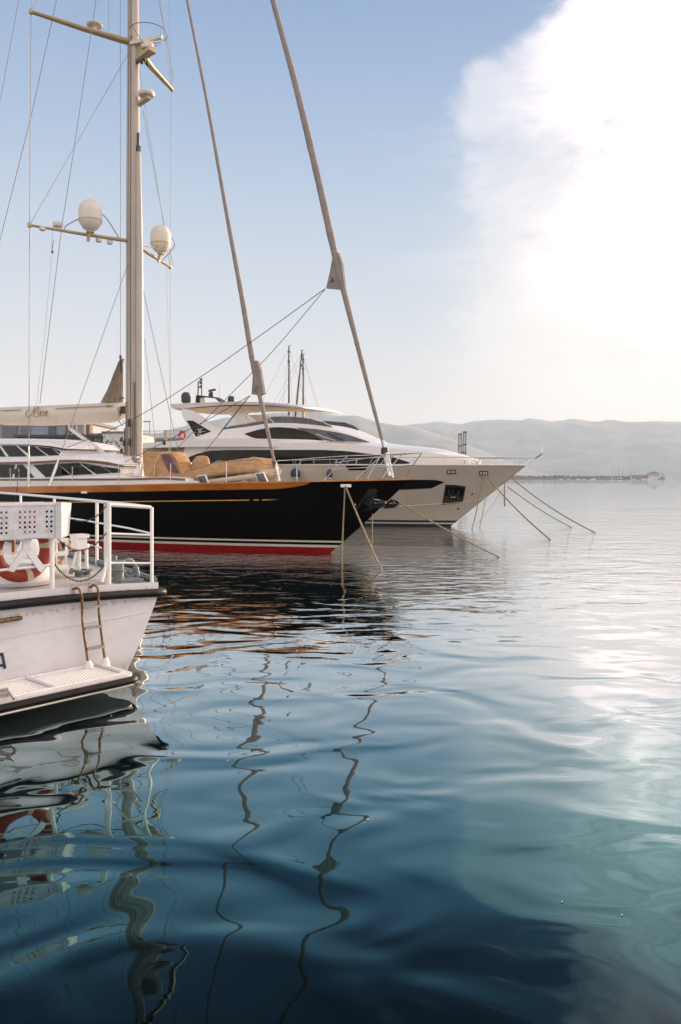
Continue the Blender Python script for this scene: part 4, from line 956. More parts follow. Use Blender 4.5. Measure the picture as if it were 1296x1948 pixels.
for sy, nm, lab in ((1, 'anchor', ''), (-1, 'anchor', '')):
    an = MB(YF); c = hs(716, 963, .05) if sy > 0 else None
    if sy > 0: F0 = [hs(706, 968, .10), hs(716, 949, .14), hs(728, 950.5, .22), hs(739, 953, .2), hs(738, 958, .2), hs(729, 966, .15)]
    else: F0 = [H(729, 968, y=-.5), H(735, 957, y=-.5), H(744, 949.5, y=-.55), H(753, 951, y=-.6), H(761, 955.5, y=-.6), H(757, 961, y=-.55), H(747, 966.5, y=-.5)]
    an.poly(F0, (0, -.12 if sy > 0 else -.12, 0)); a_ = an.build('anchor', 'antenna', yacht)
    E = MB(YF)
    if sy > 0:
        for d in (0, 2.2, 4.4): E.tube([hs(707 + d, 965, .16), hs(712 + d, 955, .17), hs(716.5 + d, 949, .18)], .014, 5)
        E.tube([hs(718, 956.5, .19), hs(733, 957.5, .24), hs(729, 951, .24), hs(718, 949.5, .19)], .013, 5)
        E.tube([hs(717, 944, .05), hs(716, 937, .05)], .02, 5)
    else: E.tube([H(741, 958, y=-.48), H(753, 958, y=-.5), H(747, 951.5, y=-.48), H(745, 952, y=-.48)], .014, 5)
    E.build('anchor_edge', 'steel', a_)
# small red and blue courtesy flag on its halyard
fg = thing('courtesy_flag', 'small drooping red and blue flag on a thin line under the left spreader', 'flag', YF, H(99.5, 478, y=2.9))
rows = [[H(99.5 + dx + o, py, y=2.9) + Vector((0, .04 * math.sin(py + dx), 0)) for dx in (0, .8, 1.6, 2.2)] for py, o in ((457, .8), (464, .3), (471, -.4), (476, -.9))]
MB(YF).grid(rows, 0, True).grid([[p - Vector((0, .02, 0)) for p in r] for r in rows], 0, True).build('red_field', 'flagred', fg)
rows = [[H(99.5 + dx + o, py, y=2.9) + Vector((0, .04 * math.sin(py + dx), 0)) for dx in (0, .8, 1.6, 2.0)] for py, o in ((476, -.9), (479, -1), (481.5, -.9))]
MB(YF).grid(rows, 0, True).grid([[p - Vector((0, .02, 0)) for p in r] for r in rows], 0, True).build('blue_field', 'flagblue', fg)
# ------------------------------------------------------------------ the white motor yacht
GF = Frame(9.6, 41.0, 180 - 30.0)
GL = 29.5
GLV = [(-0.7, 5.1, 2.7, 14, 1.8), (0.0, 4.2, 3.0, 13.5, 1.8), (1.0, 2.95, 3.25, 13, 1.95), (1.5, 2.3, 3.38, 13, 2.1), (2.4, 1.15, 3.5, 13, 2.35), (3.3, 0.0, 3.6, 13, 2.6)]
def glev(z):
    for a, b in zip(GLV, GLV[1:]):
        if z <= b[0]:
            u = (z - a[0]) / (b[0] - a[0]); return [p + (q - p) * u for p, q in zip(a, b)]
    return list(GLV[-1])
def gbeam(x, z): _, t0, bm_, en, ex = glev(z); return bm_ * fullness((x - t0) / en, ex)
gsheer = lambda x: 3.29 + 0.004 * x
gstem = lambda z: glev(z)[1]
gy = lambda x: gbeam(x, 3.3)
G = thing('motor_yacht', 'large white motor yacht with dark windows and hardtop, moored beyond the black sailing yacht', 'yacht', GF)
gh = hull_strip(GF, 0.33, gsheer, gbeam, gstem, GL, m=10)
sec = [Vector((GL, s * gbeam(GL, z), z)) for s, zs in ((1, (.33, 1, 2, 3.4)), (-1, (3.4, 2, 1, .33))) for z in zs]
gh.add(sec, [tuple(range(len(sec)))]); ghull = gh.build('hull', 'hullgrey', G, autos=180)
hull_strip(GF, -0.7, 0.13, gbeam, gstem, GL, m=2).build('bottom_band', 'darkgrey', G)
hull_strip(GF, 0.13, 0.20, gbeam, gstem, GL, m=1).build('white_stripe', 'white', G)
hull_strip(GF, 0.20, 0.33, gbeam, gstem, GL, m=1).build('boot_stripe', 'darkgrey', G)
mb = MB(GF)
for sg in (1, -1):
    rows = [[Vector((x, sg * (gbeam(x, z) + o), z)) for x, z in [(2.2 + 27 * (k / 39) ** 1.4, 1.42 - .75 * min(1, (k / 39) * 2.2) ** .8 + .16) for k in range(40)]] for o in (0,)]
    L = rows[0]; mb.tube(L, 0.028, 6)
mb.build('knuckle', 'hullgrey', G)
mb = MB(GF)
for sg in (1, -1):
    mb.grid([[Vector((x, sg * (gy(x) + .03), gsheer(x) - .03)), Vector((x, sg * (gy(x) + .03), gsheer(x) + .03)), Vector((x, sg * max(0, gy(x) - .12), gsheer(x) + .03)), Vector((x, sg * max(0, gy(x) - .12), gsheer(x) - .03))] for x in [29.4 * (k / 50) ** 1.5 for k in range(51)]], 0, False, closed=True)
mb.build('deck_edge', 'gelcoat', G)
mb = MB(GF); mb.grid([[Vector((x, gy(x) * .97 * (1 - 2 * i / 6), gsheer(x) - .06)) for i in range(7)] for x in [.2 + 29.1 * (k / 30) ** 1.3 for k in range(31)]]); mb.build('deck', 'teak', G)
def ghit(px, py):
    y = 1.0
    for _ in range(80):
        p = GF.hit(px, py, y=y); y = .6 * y + .4 * gbeam(p.x, p.z)
    return GF.hit(px, py, y=y)
def gpatch(top, bot, name, m, off=.02, par=None, cols=10, rows=4, th=.03):
    """patch lying on the flared hull side"""
    T = resample([ghit(*p) for p in top], cols); B = resample([ghit(*p) for p in bot], cols); mb = MB(GF)
    for o, fl in ((off, False), (off - th, True)):
        mb.grid([[(lambda q: Vector((q.x, gbeam(q.x, q.z) + o, q.z)))(a.lerp(b, i / rows)) for a, b in zip(T, B)] for i in range(rows + 1)], 0, True, flip=fl)
    return mb.build(name, m, par or G)
gpatch([(640, 913), (700, 912.5), (784, 912.5), (831, 913), (846, 917)], [(640, 933), (700, 933), (764, 931.7), (821.6, 929), (846, 917.2)], 'hull_window', 'glass', .018, cols=24)
pk = gpatch([(847.5, 922), (868, 922.5), (886.5, 925.5)], [(841.5, 960.5), (862, 958.5), (880.5, 956)], 'anchor_pocket', 'pocket', .012)
gpatch([(850, 926), (868, 926), (883, 928.5)], [(845.5, 956), (862, 954.8), (878, 953)], 'pocket_back', 'glass', .03, pk)
gpatch([(846.5, 943), (853, 943), (855, 949), (872, 949), (874, 945), (879.5, 945)], [(844.5, 956.5), (853, 956), (856, 955.5), (870, 955), (873, 954.5), (877.5, 954)], 'pocket_floor', 'brass', .05, pk, th=.02)
M['brass'].node_tree.nodes['Principled BSDF'].inputs['Metallic'].default_value = 0.6
go = lambda px, py, o: (lambda p: Vector((p.x, p.y + o, p.z)))(ghit(px, py))
an = MB(GF).poly([go(854, 932, .12), go(860, 941, .14), go(864, 944, .14), go(868, 941, .14), go(876, 932, .12), go(873, 950, .12), go(856, 951, .12)], (0, -.08, 0)).build('anchor', 'darkgrey', G)
MB(GF).tube([go(864, 932, .16), go(864, 946, .18)], .04, 6).tube([go(860, 946, .18), go(869, 946, .18)], .03, 6).build('anchor_shank', 'steel', an)
for (x, y) in ((860, 898), (921, 900.2)):
    f_ = gpatch([(x - 8.5, y - 4.2), (x, y - 4.4), (x + 8.5, y - 4.2)], [(x - 8.5, y + 4.2), (x, y + 4.4), (x + 8.5, y + 4.2)], 'fairlead', 'darkgrey', .03, cols=7, th=.05)
    for dx in (-5, 0, 5):
        gpatch([(x + dx - 1.5, y - 2.6), (x + dx + 1.5, y - 2.6)], [(x + dx - 1.5, y + 2.4), (x + dx + 1.5, y + 2.4)], 'fairlead_roller', 'white', .045, f_, cols=3, rows=1, th=.02)
for x, y in ((898.5, 940), (872, 967.5)): MB(GF).lathe([(.06, 0), (.06, .03)], go(x, y, .0), 12, rot=Matrix.Rotation(R(-90), 3, 'X')).build('hull_outlet', 'darkgrey', G)

gw = lambda x: 2.95 * fullness((x - 2.6) / 10, 1.9) + .12       # main deck house
gu = lambda x: 2.45 * fullness((x - 6.2) / 9, 1.9) + .15        # upper house
GC = lambda pts, wf: crv(pts, wf, GF)
# main deck house and foredeck moulding
MB(GF).house(GC([(905, 882), (893, 877), (862, 869), (822, 860), (765, 854.5), (720, 850), (690, 846), (640, 842), (560, 842), (480, 843), (400, 846), (352, 850)], gw),
             GC([(905, 884.5), (893, 885), (862, 885.5), (822, 886), (765, 886), (720, 886), (690, 886), (640, 886), (560, 886), (480, 886), (400, 887), (345, 889)], gw), gw, camber=.22, cols=30).build('deckhouse', 'gelcoat', G)
pane(GF, 'saloon_window', [(341, 883), (361, 869), (382, 861), (400, 857.3), (430, 856.2), (540, 855.8), (620, 856), (660, 858), (700, 863), (745, 868.5), (781, 880)],
     [(341, 884), (380, 884), (430, 883.5), (480, 883), (540, 882.8), (600, 882.5), (650, 882.5), (690, 882.5), (720, 883), (747, 884), (781, 881.5)], gw, G, 'glass', .03, 30)
gpatch([(657, 885.5), (702, 885.5)], [(664, 894.5), (700, 894.5)], 'bulwark_opening', 'glass', .02)
# broad overhang of the flybridge deck
gf = lambda x: 3.25 * fullness((x - 8.0) / 7.5, 1.9) + .15
MB(GF).house(GC([(640, 841), (600, 837), (560, 835.5), (500, 834.5), (440, 834), (370, 836), (300, 841), (258, 843)], gf), GC([(650, 850), (600, 850.5), (560, 850.5), (500, 850), (440, 849.7), (370, 850), (300, 851.5), (258, 853)], gf), gf, camber=.05, cols=24).build('flybridge_deck', 'gelcoat', G)
# upper house
MB(GF).house(GC([(712, 843), (690, 836), (668, 828), (645, 820), (625, 813), (598, 808.5), (560, 805), (522, 804.5), (500, 807), (468, 812), (440, 815.5), (418, 818)], gu), GC([(720, 848), (700, 848), (670, 848), (640, 848), (620, 848), (600, 848), (560, 848), (520, 848), (500, 848), (468, 848), (440, 848), (410, 848)], gu), gu, camber=.12, cols=30).build('upper_house', 'gelcoat', G)
pane(GF, 'side_window', [(466, 825), (490, 818), (512, 813.5), (530, 812.5), (560, 814.5), (585, 821), (600, 829), (615, 837.5)], [(466, 825.6), (480, 832), (494, 835.5), (510, 836.2), (540, 838), (560, 839.6), (590, 840.2), (615, 838.3)], gu, G, 'glass', .03, 24)
ws = pane(GF, 'windshield', [(566, 813.5), (600, 816), (640, 822), (668, 828.5), (704, 841)], [(566, 814.5), (592, 825), (612, 836.5), (650, 841.3), (704, 842)], gu, G, 'glassgrey', .03, 16)
MB(GF).tube([GF.side(x, y, lambda q: gu(q) + .07) for x, y in ((601, 825), (619, 832), (638, 838))], .02, 5).build('wiper', 'steel', ws)
MB(GF).tube([GF.side(x, y, lambda q: gu(q) + .07) for x, y in ((623, 824), (640, 832), (655, 838))], .05, 5).build('wiper', 'antenna', ws)
# flybridge windscreen: low smoked screen with a bright top edge
gs = lambda x: 2.2 * fullness((x - 8.2) / 6, 1.9) + .15
sc = pane(GF, 'flybridge_screen', [(424, 815), (440, 810.5), (470, 806), (500, 800), (512, 794.5), (520, 792.5), (545, 792), (590, 796), (615, 803), (632, 811)], [(424, 817.5), (440, 816.5), (470, 812.5), (500, 807.5), (512, 805.5), (520, 805), (545, 805.5), (590, 809), (615, 812), (632, 815)], gs, G, 'glassgrey', .0, 24)
mb = MB(GF)
for sg in (1, -1): mb.tube([(lambda p: Vector((p.x, sg * p.y, p.z)))(GF.side(x, y, gs)) for x, y in ((424, 815), (440, 810.5), (470, 806), (500, 800), (512, 794.5), (520, 792.5), (545, 792), (590, 796), (615, 803), (632, 811))], .022, 5)
mb.tube([GF.side(511, 795, gs), GF.side(522, 804.5, gs)], .025, 5); mb.build('screen_rail', 'steel', sc)
# raked fins that carry the hardtop, each with its dark triangle
for sg in (1, -1):
    yy = 2.75
    P = [GF.hit(x, y, y=yy) for x, y in ((346, 777), (352, 778), (366, 781.5), (400, 806), (420, 815), (440, 822), (452, 838), (372, 838), (368, 831), (357, 810), (346, 788))]
    P = [Vector((p.x, sg * (p.y if sg > 0 else p.y), p.z)) for p in P]
    fin = MB(GF).poly(P, (0, -.22 * sg, 0)).build('hardtop_fin', 'gelcoat', G)
    P = [GF.hit(x, y, y=yy) for x, y in ((355.5, 800), (367, 800), (402, 821), (373.5, 831))]
    tri = MB(GF).poly([Vector((p.x, sg * (p.y + .02), p.z)) for p in P], (0, -.05 * sg, 0)).build('fin_panel', 'glass', fin)
    if sg > 0:
        for txt, sz, px, py in (('30', .33, 380.5, 823.6), ('METRI', .12, 379.5, 828.3), ('yacht', .13, 379.5, 817)):
            if txt == 'yacht': continue
            text_mb(GF, txt, sz, GF.hit(px, py, y=yy + .03), (-1, 0, 0), (.08, 0, 1), (0, .0, 0)).build('size_lettering', 'white', tri)
        MB(GF).tube([GF.hit(374, 817, y=yy + .03), GF.hit(387.5, 814.5, y=yy + .03)], .012, 4).tube([GF.hit(369, 822.5, y=yy + .03), GF.hit(373, 822.3, y=yy + .03)], .012, 4).tube([GF.hit(385.5, 821, y=yy + .03), GF.hit(391, 821, y=yy + .03)], .012, 4).build('lettering_rule', 'grey_galv', tri)
# centre struts and hardtop
for sg in (1, -1):
    a, b, c, d = [GF.hit(x, y, y=1.3) for x, y in ((437, 786), (462, 788), (478, 803), (455, 806))]
    P = [GF.hit(x, y, y=1.2) for x, y in ((430, 784), (470, 786), (466, 793), (478, 800), (505, 804), (500, 815), (455, 815), (452, 806), (446, 796))]
    MB(GF).poly([Vector((p.x, sg * p.y, p.z)) for p in P], (0, -.16 * sg, 0)).build('hardtop_strut', 'gelcoat', G)
gt = lambda x: 2.55 * math.sqrt(max(0.02, 1 - max(0, (14.2 - x) / 4.8) ** 2)) if x < 14.2 else 2.55
MB(GF).house(GC([(576, 774.8), (568, 773), (550, 769.8), (525, 767), (500, 765.5), (460, 764.5), (430, 765), (400, 766.3), (370, 767), (345, 768), (330, 769.5)], lambda x: 2.3),
             GC([(576, 776.2), (568, 776), (550, 774), (525, 772), (500, 771), (460, 770.5), (430, 771), (400, 773), (370, 775.5), (345, 777), (330, 777.5)], lambda x: 2.3), gt, lambda x: gt(x) * .96, camber=.12, cols=26).build('hardtop', 'gelcoat', G)
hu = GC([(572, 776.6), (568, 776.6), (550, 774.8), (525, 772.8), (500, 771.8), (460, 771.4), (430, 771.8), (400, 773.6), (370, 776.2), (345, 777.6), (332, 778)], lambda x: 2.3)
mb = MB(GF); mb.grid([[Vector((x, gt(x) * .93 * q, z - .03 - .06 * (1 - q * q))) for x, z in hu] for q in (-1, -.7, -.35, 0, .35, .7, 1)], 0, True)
M['bounce_tint'] = mat('hardtop_bounce_colour', (0.74, 0.58, 0.36), 0.35, var=.06)  # added underside panel, its colour carries warm light bounced off the water
mb.build('hardtop_bounce_panel', 'bounce_tint', G, recalc=False)
# aerials on the hardtop
def gdome(px, py, r, y):
    c = GF.hit(px, py, y=y); MB(GF).lathe([(r * .5, -r * 1.35), (r * .95, -r * 1.0), (r, -r * .3), (r, r * .2), (r * .85, r * .7), (r * .5, r), (.01, r * 1.08)], c, 20).build('satellite_dome', 'antenna', G)
gdome(354, 755.5, .31, .6); gdome(440.5, 761, .25, -1.2)
mb = MB(GF); q = lambda x, y: GF.hit(x, y, y=0.0)
mb.poly([q(372, 766), (q(373, 753)), q(380, 752), q(381, 766)], (0, -.5, 0)); mb.poly([q(373, 754), q(374, 751.5), q(408, 755), q(412, 757), q(423, 764), q(416, 764), q(409, 757.5)], (0, -.5, 0)); mb.build('antenna_arch', 'antenna', G)
mb = MB(GF); mb.tube([q(377, 752), q(377.5, 726)], .045, 6).tube([q(384, 753), q(384, 719)], .04, 6).tube([q(377.5, 726), q(384, 726)], .035, 5).tube([q(377, 737), q(384, 737)], .035, 5)
for y in (722, 729, 735): mb.lathe([(.09, -.06), (.09, .06)], q(382.5, y), 8)
mb.build('signal_mast', 'antenna', G)
mb = MB(GF); mb.lathe([(.16, -.2), (.18, 0), (.1, .15)], q(402, 750), 12); mb.box(q(403.5, 742.5), (.12, .95, .12), Matrix.Rotation(R(62), 3, 'Z')); mb.build('radar', 'antenna', G)
for px, y0, y1 in ((418, 760, 730), (361, 768, 735), (537, 770, 752)): MB(GF).tube([q(px, y0), q(px, y1)], .008, 4).build('whip_aerial', 'wire', G)
# bow rail with its upturned end
mb = MB(GF); gr = lambda x, y, s=1: (lambda p: Vector((p.x, s * p.y, p.z)))(GF.side(x, y, lambda q: gy(q) - .04))
tipb = GF.hit(1018, 871.3, y=0); top = [gr(x, y) for x, y in ((528, 876), (560, 876), (640, 874), (720, 871), (800, 869.3), (880, 869.6), (940, 870.4), (985, 871))]
L = top + [tipb]; L2 = [Vector((p.x, -p.y, p.z)) for p in L]
mb.tube(L, .022, 6); mb.tube(L2, .02, 6); mb.tube(smooth_line([tipb, GF.hit(1025, 867, y=0), GF.hit(1030, 862.5, y=0), GF.hit(1031, 855, y=0), GF.hit(1031.3, 847, y=0)], 5), .045, 8)
for a, b in (((850, 870), (840, 884)), ((908, 870), (894, 885)), ((967, 871), (954, 885)), ((996, 871.4), (986, 885)), ((1008, 871.4), (998, 885)), ((790, 870), (776, 885)), ((735, 871), (722, 885)), ((640, 874.5), (640, 885)), ((597, 876), (597, 885)), ((558, 876), (558, 885)), ((680, 873), (676, 885))):
    p, r_ = gr(*a), gr(*b); mb.tube([p, r_], .019, 5); mb.tube([Vector((p.x, -p.y, p.z)), Vector((r_.x, -r_.y, r_.z))], .017, 5)
mb.build('bow_rail', 'steel', G)
for x, y in ((888, 881), (910, 881.5)): MB(GF).lathe([(.13, -.2), (.13, .14), (.16, .15), (.16, .2)], gr(x, y) + Vector((.1, -.25, -.05)), 12).build('bollard', 'steel', G)
# aft end of the flybridge deck: rail, posts, lower aft details
mb = MB(GF); ga = lambda x, y: GF.hit(x, y, y=3.0)
for yy in (820, 827, 834): mb.tube([ga(262, yy + .5), ga(352, yy - .5 if yy < 830 else yy)], .013 if yy > 820 else .022, 5)
for x in (277, 296, 326, 345): mb.tube([ga(x, 820), ga(x, 841)], .017, 5)
mb.build('aft_rail', 'steel', G)
MB(GF).tube([ga(315, 818), ga(315, 843)], .09, 8).build('crane_post', 'cream_paint', G)
mb = MB(GF); mb.poly([ga(336, 864), ga(340, 858), ga(358, 856), ga(348, 866), ga(330, 882), ga(322, 885)], (0, -.25, 0)); sp_ = mb.build('side_fin', 'gelcoat', G)
MB(GF).poly([GF.hit(x, y, y=3.03) for x, y in ((333, 866), (338, 859), (350, 858.5), (341, 867), (331, 875))], (0, -.08, 0)).build('fin_glass', 'glass', sp_)
mb = MB(GF); mb.house([(17, 4.6), (28.5, 4.5)], [(17, 3.2), (28.5, 3.2)], lambda x: 1.9, cols=4, rows=2); mb.build('aft_saloon', 'cream_paint', G)
mb = MB(GF)
for px in (281, 322): mb.tube([ga(px, 852), ga(px, 890)], .05, 8)
mb.build('deck_pillars', 'gelcoat', G)

# things hung on the rails
def fender(px, py, r, fr, y, sq, lab, m2='white'):
    c = fr.hit(px, py, y=y); t = thing('fender', lab, 'fender', fr, c, 'blue fenders hung along the motor yacht')
    MB(fr).lathe([(.02, r * 1.25), (r * .5, r * 1.1), (r * .85, r * .7), (r, r * .2), (r * .97, -r * .2), (r * .8, -r * .62)], c, 20, sx=sq).build('fender_body', 'fenderblue', t)
    MB(fr).lathe([(r * .8, -r * .62), (r * .55, -r * .95), (.02, -r * 1.1)], c, 20, sx=sq).build('fender_end', 'white', t)
    MB(fr).tube([c + Vector((0, 0, r * 1.2)), c + Vector((0, -.05, r * 1.2 + .45))], .012, 5).build('fender_line', 'ropepale', t)
fender(562, 902, .27, GF, 3.85, 1, 'round blue fender with a white end hanging beside a stanchion of the black yacht')
fender(627, 903, .24, GF, 3.75, .55, 'narrow blue fender near the foot of the bow rail of the black yacht')
lb = thing('red_lifebuoy', 'small red lifebuoy hung on the upper aft rail of the white motor yacht', 'lifebuoy', GF, GF.hit(346.5, 828, y=3.08))
c = GF.hit(346.5, 828, y=3.1); MB(GF).ring(c, .23, .07, 28, 10, Matrix.Rotation(R(90), 3, 'X')).build('ring', 'redbuoy', lb)
for k in range(4):
    q_ = PI / 4 + k * PI / 2; MB(GF).ring(c + Vector((.23 * math.cos(q_), 0, .23 * math.sin(q_))), .055, .022, 12, 6, Matrix.Rotation(-q_, 3, 'Y') @ Matrix.Rotation(0, 3, 'X')).build('band', 'white', lb)

# ------------------------------------------------------------------ sailing boats and quay beyond
def back_yacht(px, ytop, D, lean, goldy, lab):
    p = at(px, HORIZON, D); F = Frame(p.x, p.y, 150); t = thing('moored_sailboat', lab, 'sailboat', F, group='sailboats behind the motor yacht'); L = 13
    rows = []
    for i in range(11):
        u = i / 10; x = (u - .35) * L; b = 1.9 * (1 - (1 - min(1, u * 1.8)) ** 2) * (1 - .25 * u) + .02; z = 1.15 - .25 * u
        rows.append([Vector((x, -b, z)), Vector((x, -b * .8, 0)), Vector((x, 0, -.6)), Vector((x, b * .8, 0)), Vector((x, b, z))])
    m = MB(F); m.grid(rows, 0, True, closed=True); m.add(rows[-1], [(0, 1, 2, 3, 4)]); m.build('hull', 'white', t)
    m = MB(F); m.poly([(-1.5, -.9, 1.0), (4, -.9, 1.0), (3.6, -.9, 1.6), (-1, -.9, 1.5)], (0, 1.8, 0)); m.build('cabin', 'white', t)
    zt = EYE + (HORIZON - ytop) / FPX * D; zg = EYE + (HORIZON - goldy) / FPX * D
    m = MB(F); m.tube([(lean * .3, 0, zg), (-lean, 0, zt)], [.085, .055], 8); ms = m.build('mast', 'darkgrey', t)
    MB(F).tube([(lean * .4, 0, 1.3), (lean * .3, 0, zg)], .13, 8).build('mast_cover', 'gold', t)
    m = MB(F)
    for z in (zt - .5, zt - 1.3): m.box((-lean, 0, z), (.2, .1, .14))
    m.tube([(-lean - .25, 0, zt), (-lean + .1, 0, zt)], .02, 4); m.build('masthead_fittings', 'darkgrey', ms)
    m = MB(F)
    for a in ((-4.3, 0, 1.2), (8, 0, 1.0), (.3, 1.8, 1.1), (.3, -1.8, 1.1)): m.tube([(-lean, 0, zt - .2), a], .012, 3)
    m.build('rigging', 'wire', t)
    m = MB(F); m.tube([(0, 0, 2.4), (4.6, 0, 2.5)], .09, 6); m.build('boom', 'canvaspale', t)
back_yacht(550, 658, 66, 0, 790, 'bare sailboat mast, tallest and leftmost of the three behind the motor yacht')
back_yacht(564.5, 667, 68, .55, 800, 'leaning sailboat mast between the other two behind the motor yacht')
back_yacht(577, 673, 70, 0, 780, 'shortest and rightmost of the three sailboat masts behind the motor yacht')
px0 = at(592, 779, 70); m = MB(); m.tube([at(577, 776, 70), at(592, 777, 70)], .05, 4); 

# quay with buildings at the left
QF = Frame(*at(100, HORIZON, 92).xy, 8)
M['quay'] = mat('quay_concrete', (0.26, 0.25, 0.24), 0.9, var=.2)
mb = MB(QF); mb.box((-30, 45, .1), (115, 100, 2.2)); tag(mb.build('quay_ground', 'quay'), 'concrete quay behind the moored yachts', None, None, 'structure')
def qb(px0, px1, ytop, D, dep, lab, m, name='warehouse', zb=1.2, cat='building'):
    a, b = at(px0, HORIZON, D), at(px1, HORIZON, D); zt = EYE + (HORIZON - ytop) / FPX * D; F = Frame((a.x + b.x) / 2, D, 0)
    t = thing(name, lab, cat, F); MB(F).box((0, dep / 2, (zt + zb) / 2), (b.x - a.x, dep, zt - zb)).build('wall', m, t); return t, F, b.x - a.x, zt
M['greenglass'] = mat('green_tinted_glazing', (0.10, 0.20, 0.19), 0.15, var=.5, vscale=.8, spec=.7)
M['bluewall'] = M['corrugated']
t, F, w_, zt = qb(-330, 160, 804, 100, 14, 'big blue grey corrugated warehouse seen under the boom of the sailing yacht', 'corrugated')
MB(F).box((0, 6.9, zt + .15), (w_ + .6, 14.6, .35)).build('roof', 'roofgrey', t)
for px in (19, 49):
    c = at(px, 816, 99.95); MB().box(c, (1.9 if px < 30 else 1.1, .3, 2.4)).build('window', 'roofgrey', t)
for px in (100, 133):
    c = at(px, 820, 99.95); MB().box(c, (.9, .3, 1.5)).build('window', 'glassgrey', t)
t, F, w_, zt = qb(38, 196, 832, 93, 6, 'long green glazed pavilion with a dark flat roof behind the steering house', 'greenglass', 'glass_pavilion')
MB(F).box((0, 2.8, zt + .1), (w_ + .8, 7.4, .3)).build('roof', 'darkgrey', t)
for k in range(9): MB(F).tube([(-w_ / 2 + w_ * k / 8, -.15, 1.2), (-w_ / 2 + w_ * k / 8, -.15, zt)], .08, 4).build('mullion', 'darkgrey', t)
for z in (.45, .8): MB(F).box((0, -.1, zt * z), (w_, .12, .10)).build('transom', 'darkgrey', t)
t, F, w_, zt = qb(134, 197, 828, 97, 6, 'taller teal glazed block right of the green pavilion', 'greenglass', 'glass_block')
MB(F).box((0, 2.9, zt + .1), (w_ + .3, 6.4, .25)).build('roof', 'bluewall', t)
for k in range(5): MB(F).tube([(-w_ / 2 + w_ * k / 4, -.12, 1.2), (-w_ / 2 + w_ * k / 4, -.12, zt)], .06, 4).build('mullion', 'darkgrey', t)
M['whitebrick'] = stripes_mat('white_block_wall', (0.66, 0.63, 0.60), (0.52, 0.50, 0.48), 1.3, 'Z', .8, .93)
t, F, w_, zt = qb(196, 262, 824, 90, 8, 'plain white block building just left of the big mast', 'whitebrick', 'white_building')
MB(F).box((0, 4, zt + .1), (w_ + .3, 8.3, .2)).build('roof', 'roofgrey', t)
t, F, w_, zt = qb(266, 345, 838, 120, 8, 'low white building far behind the aft rail of the motor yacht', 'paleplaster', 'low_building')
MB(F).box((0, 4, zt + .2), (w_ + .6, 8.6, .4)).build('roof', 'roofgrey', t)
# stair tower frame behind the mast's left side
a = at(150, HORIZON, 96); F = Frame(a.x, a.y, 0); t = thing('stair_tower', 'open framed tan stair tower under the end of the boom', 'tower', F)
m = MB(F); zt = EYE + (910 - 800) / FPX * 96
for sx in (-.75, .75):
    for sy in (0, 1.4): m.tube([(sx, sy, 1.2), (sx, sy, zt)], .09, 4)
for k in range(5): m.box((0, .7, 1.6 + k * 1.6), (1.6, 1.5, .1))
m.build('tower_frame', 'cream_paint', t)
MB(F).box((.95, 1.0, (zt + 1.2) / 2 + .2), (.5, 1.2, zt - 1.4)).build('tower_wall', 'brownplaster', t)
# street lamp, and a dark row of parked things / hedge on the quay
a = at(285, HORIZON, 100); F = Frame(a.x, a.y, 0); t = thing('street_lamp', 'thin street lamp standing right of the big mast', 'street lamp', F)
zt = EYE + (910 - 802) / FPX * 100; MB(F).tube([(0, 0, 1.2), (0, 0, zt)], [.09, .05], 6).build('pole', 'wire', t); MB(F).box((-.4, 0, zt), (1.1, .3, .14)).build('lamp_head', 'wire', t)
a = at(161, HORIZON, 60); F = Frame(a.x, a.y, 0); t = thing('lamp_post', 'white post with a round cap standing behind the steering house', 'post', F)
MB(F).tube([(0, 0, .2), (0, 0, 5.3)], .07, 8).build('post', 'white', t); MB(F).lathe([(.5, 5.25), (.8, 5.35), (.6, 5.5), (.05, 5.55)], (.6, 0, -.9), 16).build('cap', 'white', t)
def bush(px, py, D, r, n, lab, m='scrubgreen', name='shrub'):
    c = at(px, py, D); F = Frame(c.x, c.y, 0); t = thing(name, lab, 'shrub', F); b = MB(F); random.seed(int(px))
    for _ in range(n):
        v = Vector((random.gauss(0, r), random.gauss(0, r * .5), max(.0, random.gauss(0, r * .5)) + c.z)); s_ = .16
        b.add([v + Vector((random.uniform(-s_, s_), random.uniform(-s_, s_), random.uniform(-s_, s_))) for _ in range(3)], [(0, 1, 2)])
    b.build('foliage', m, t); MB(F).tube([(0, 0, 1.2), (0, 0, c.z)], [.12, .06], 6).build('stem', 'brownplaster', t)
M['scrubgreen'] = mat('garden_leaf', (0.10, 0.13, 0.03), 0.8, col2=(0.05, 0.06, 0.02), vscale=2)
M['darkleaf'] = mat('dark_leaf', (0.03, 0.035, 0.02), 0.8, col2=(0.06, 0.06, 0.03), vscale=2)
bush(186, 868, 70, .5, 500, 'small yellow green shrub on the quay left of the mast')
bush(150, 866, 75, 1.7, 1400, 'wide dark hedge on the quay behind the saloon roof', 'darkleaf')
bush(215, 872, 72, 1.2, 900, 'dark shrub beside the foot of the white building', 'darkleaf')
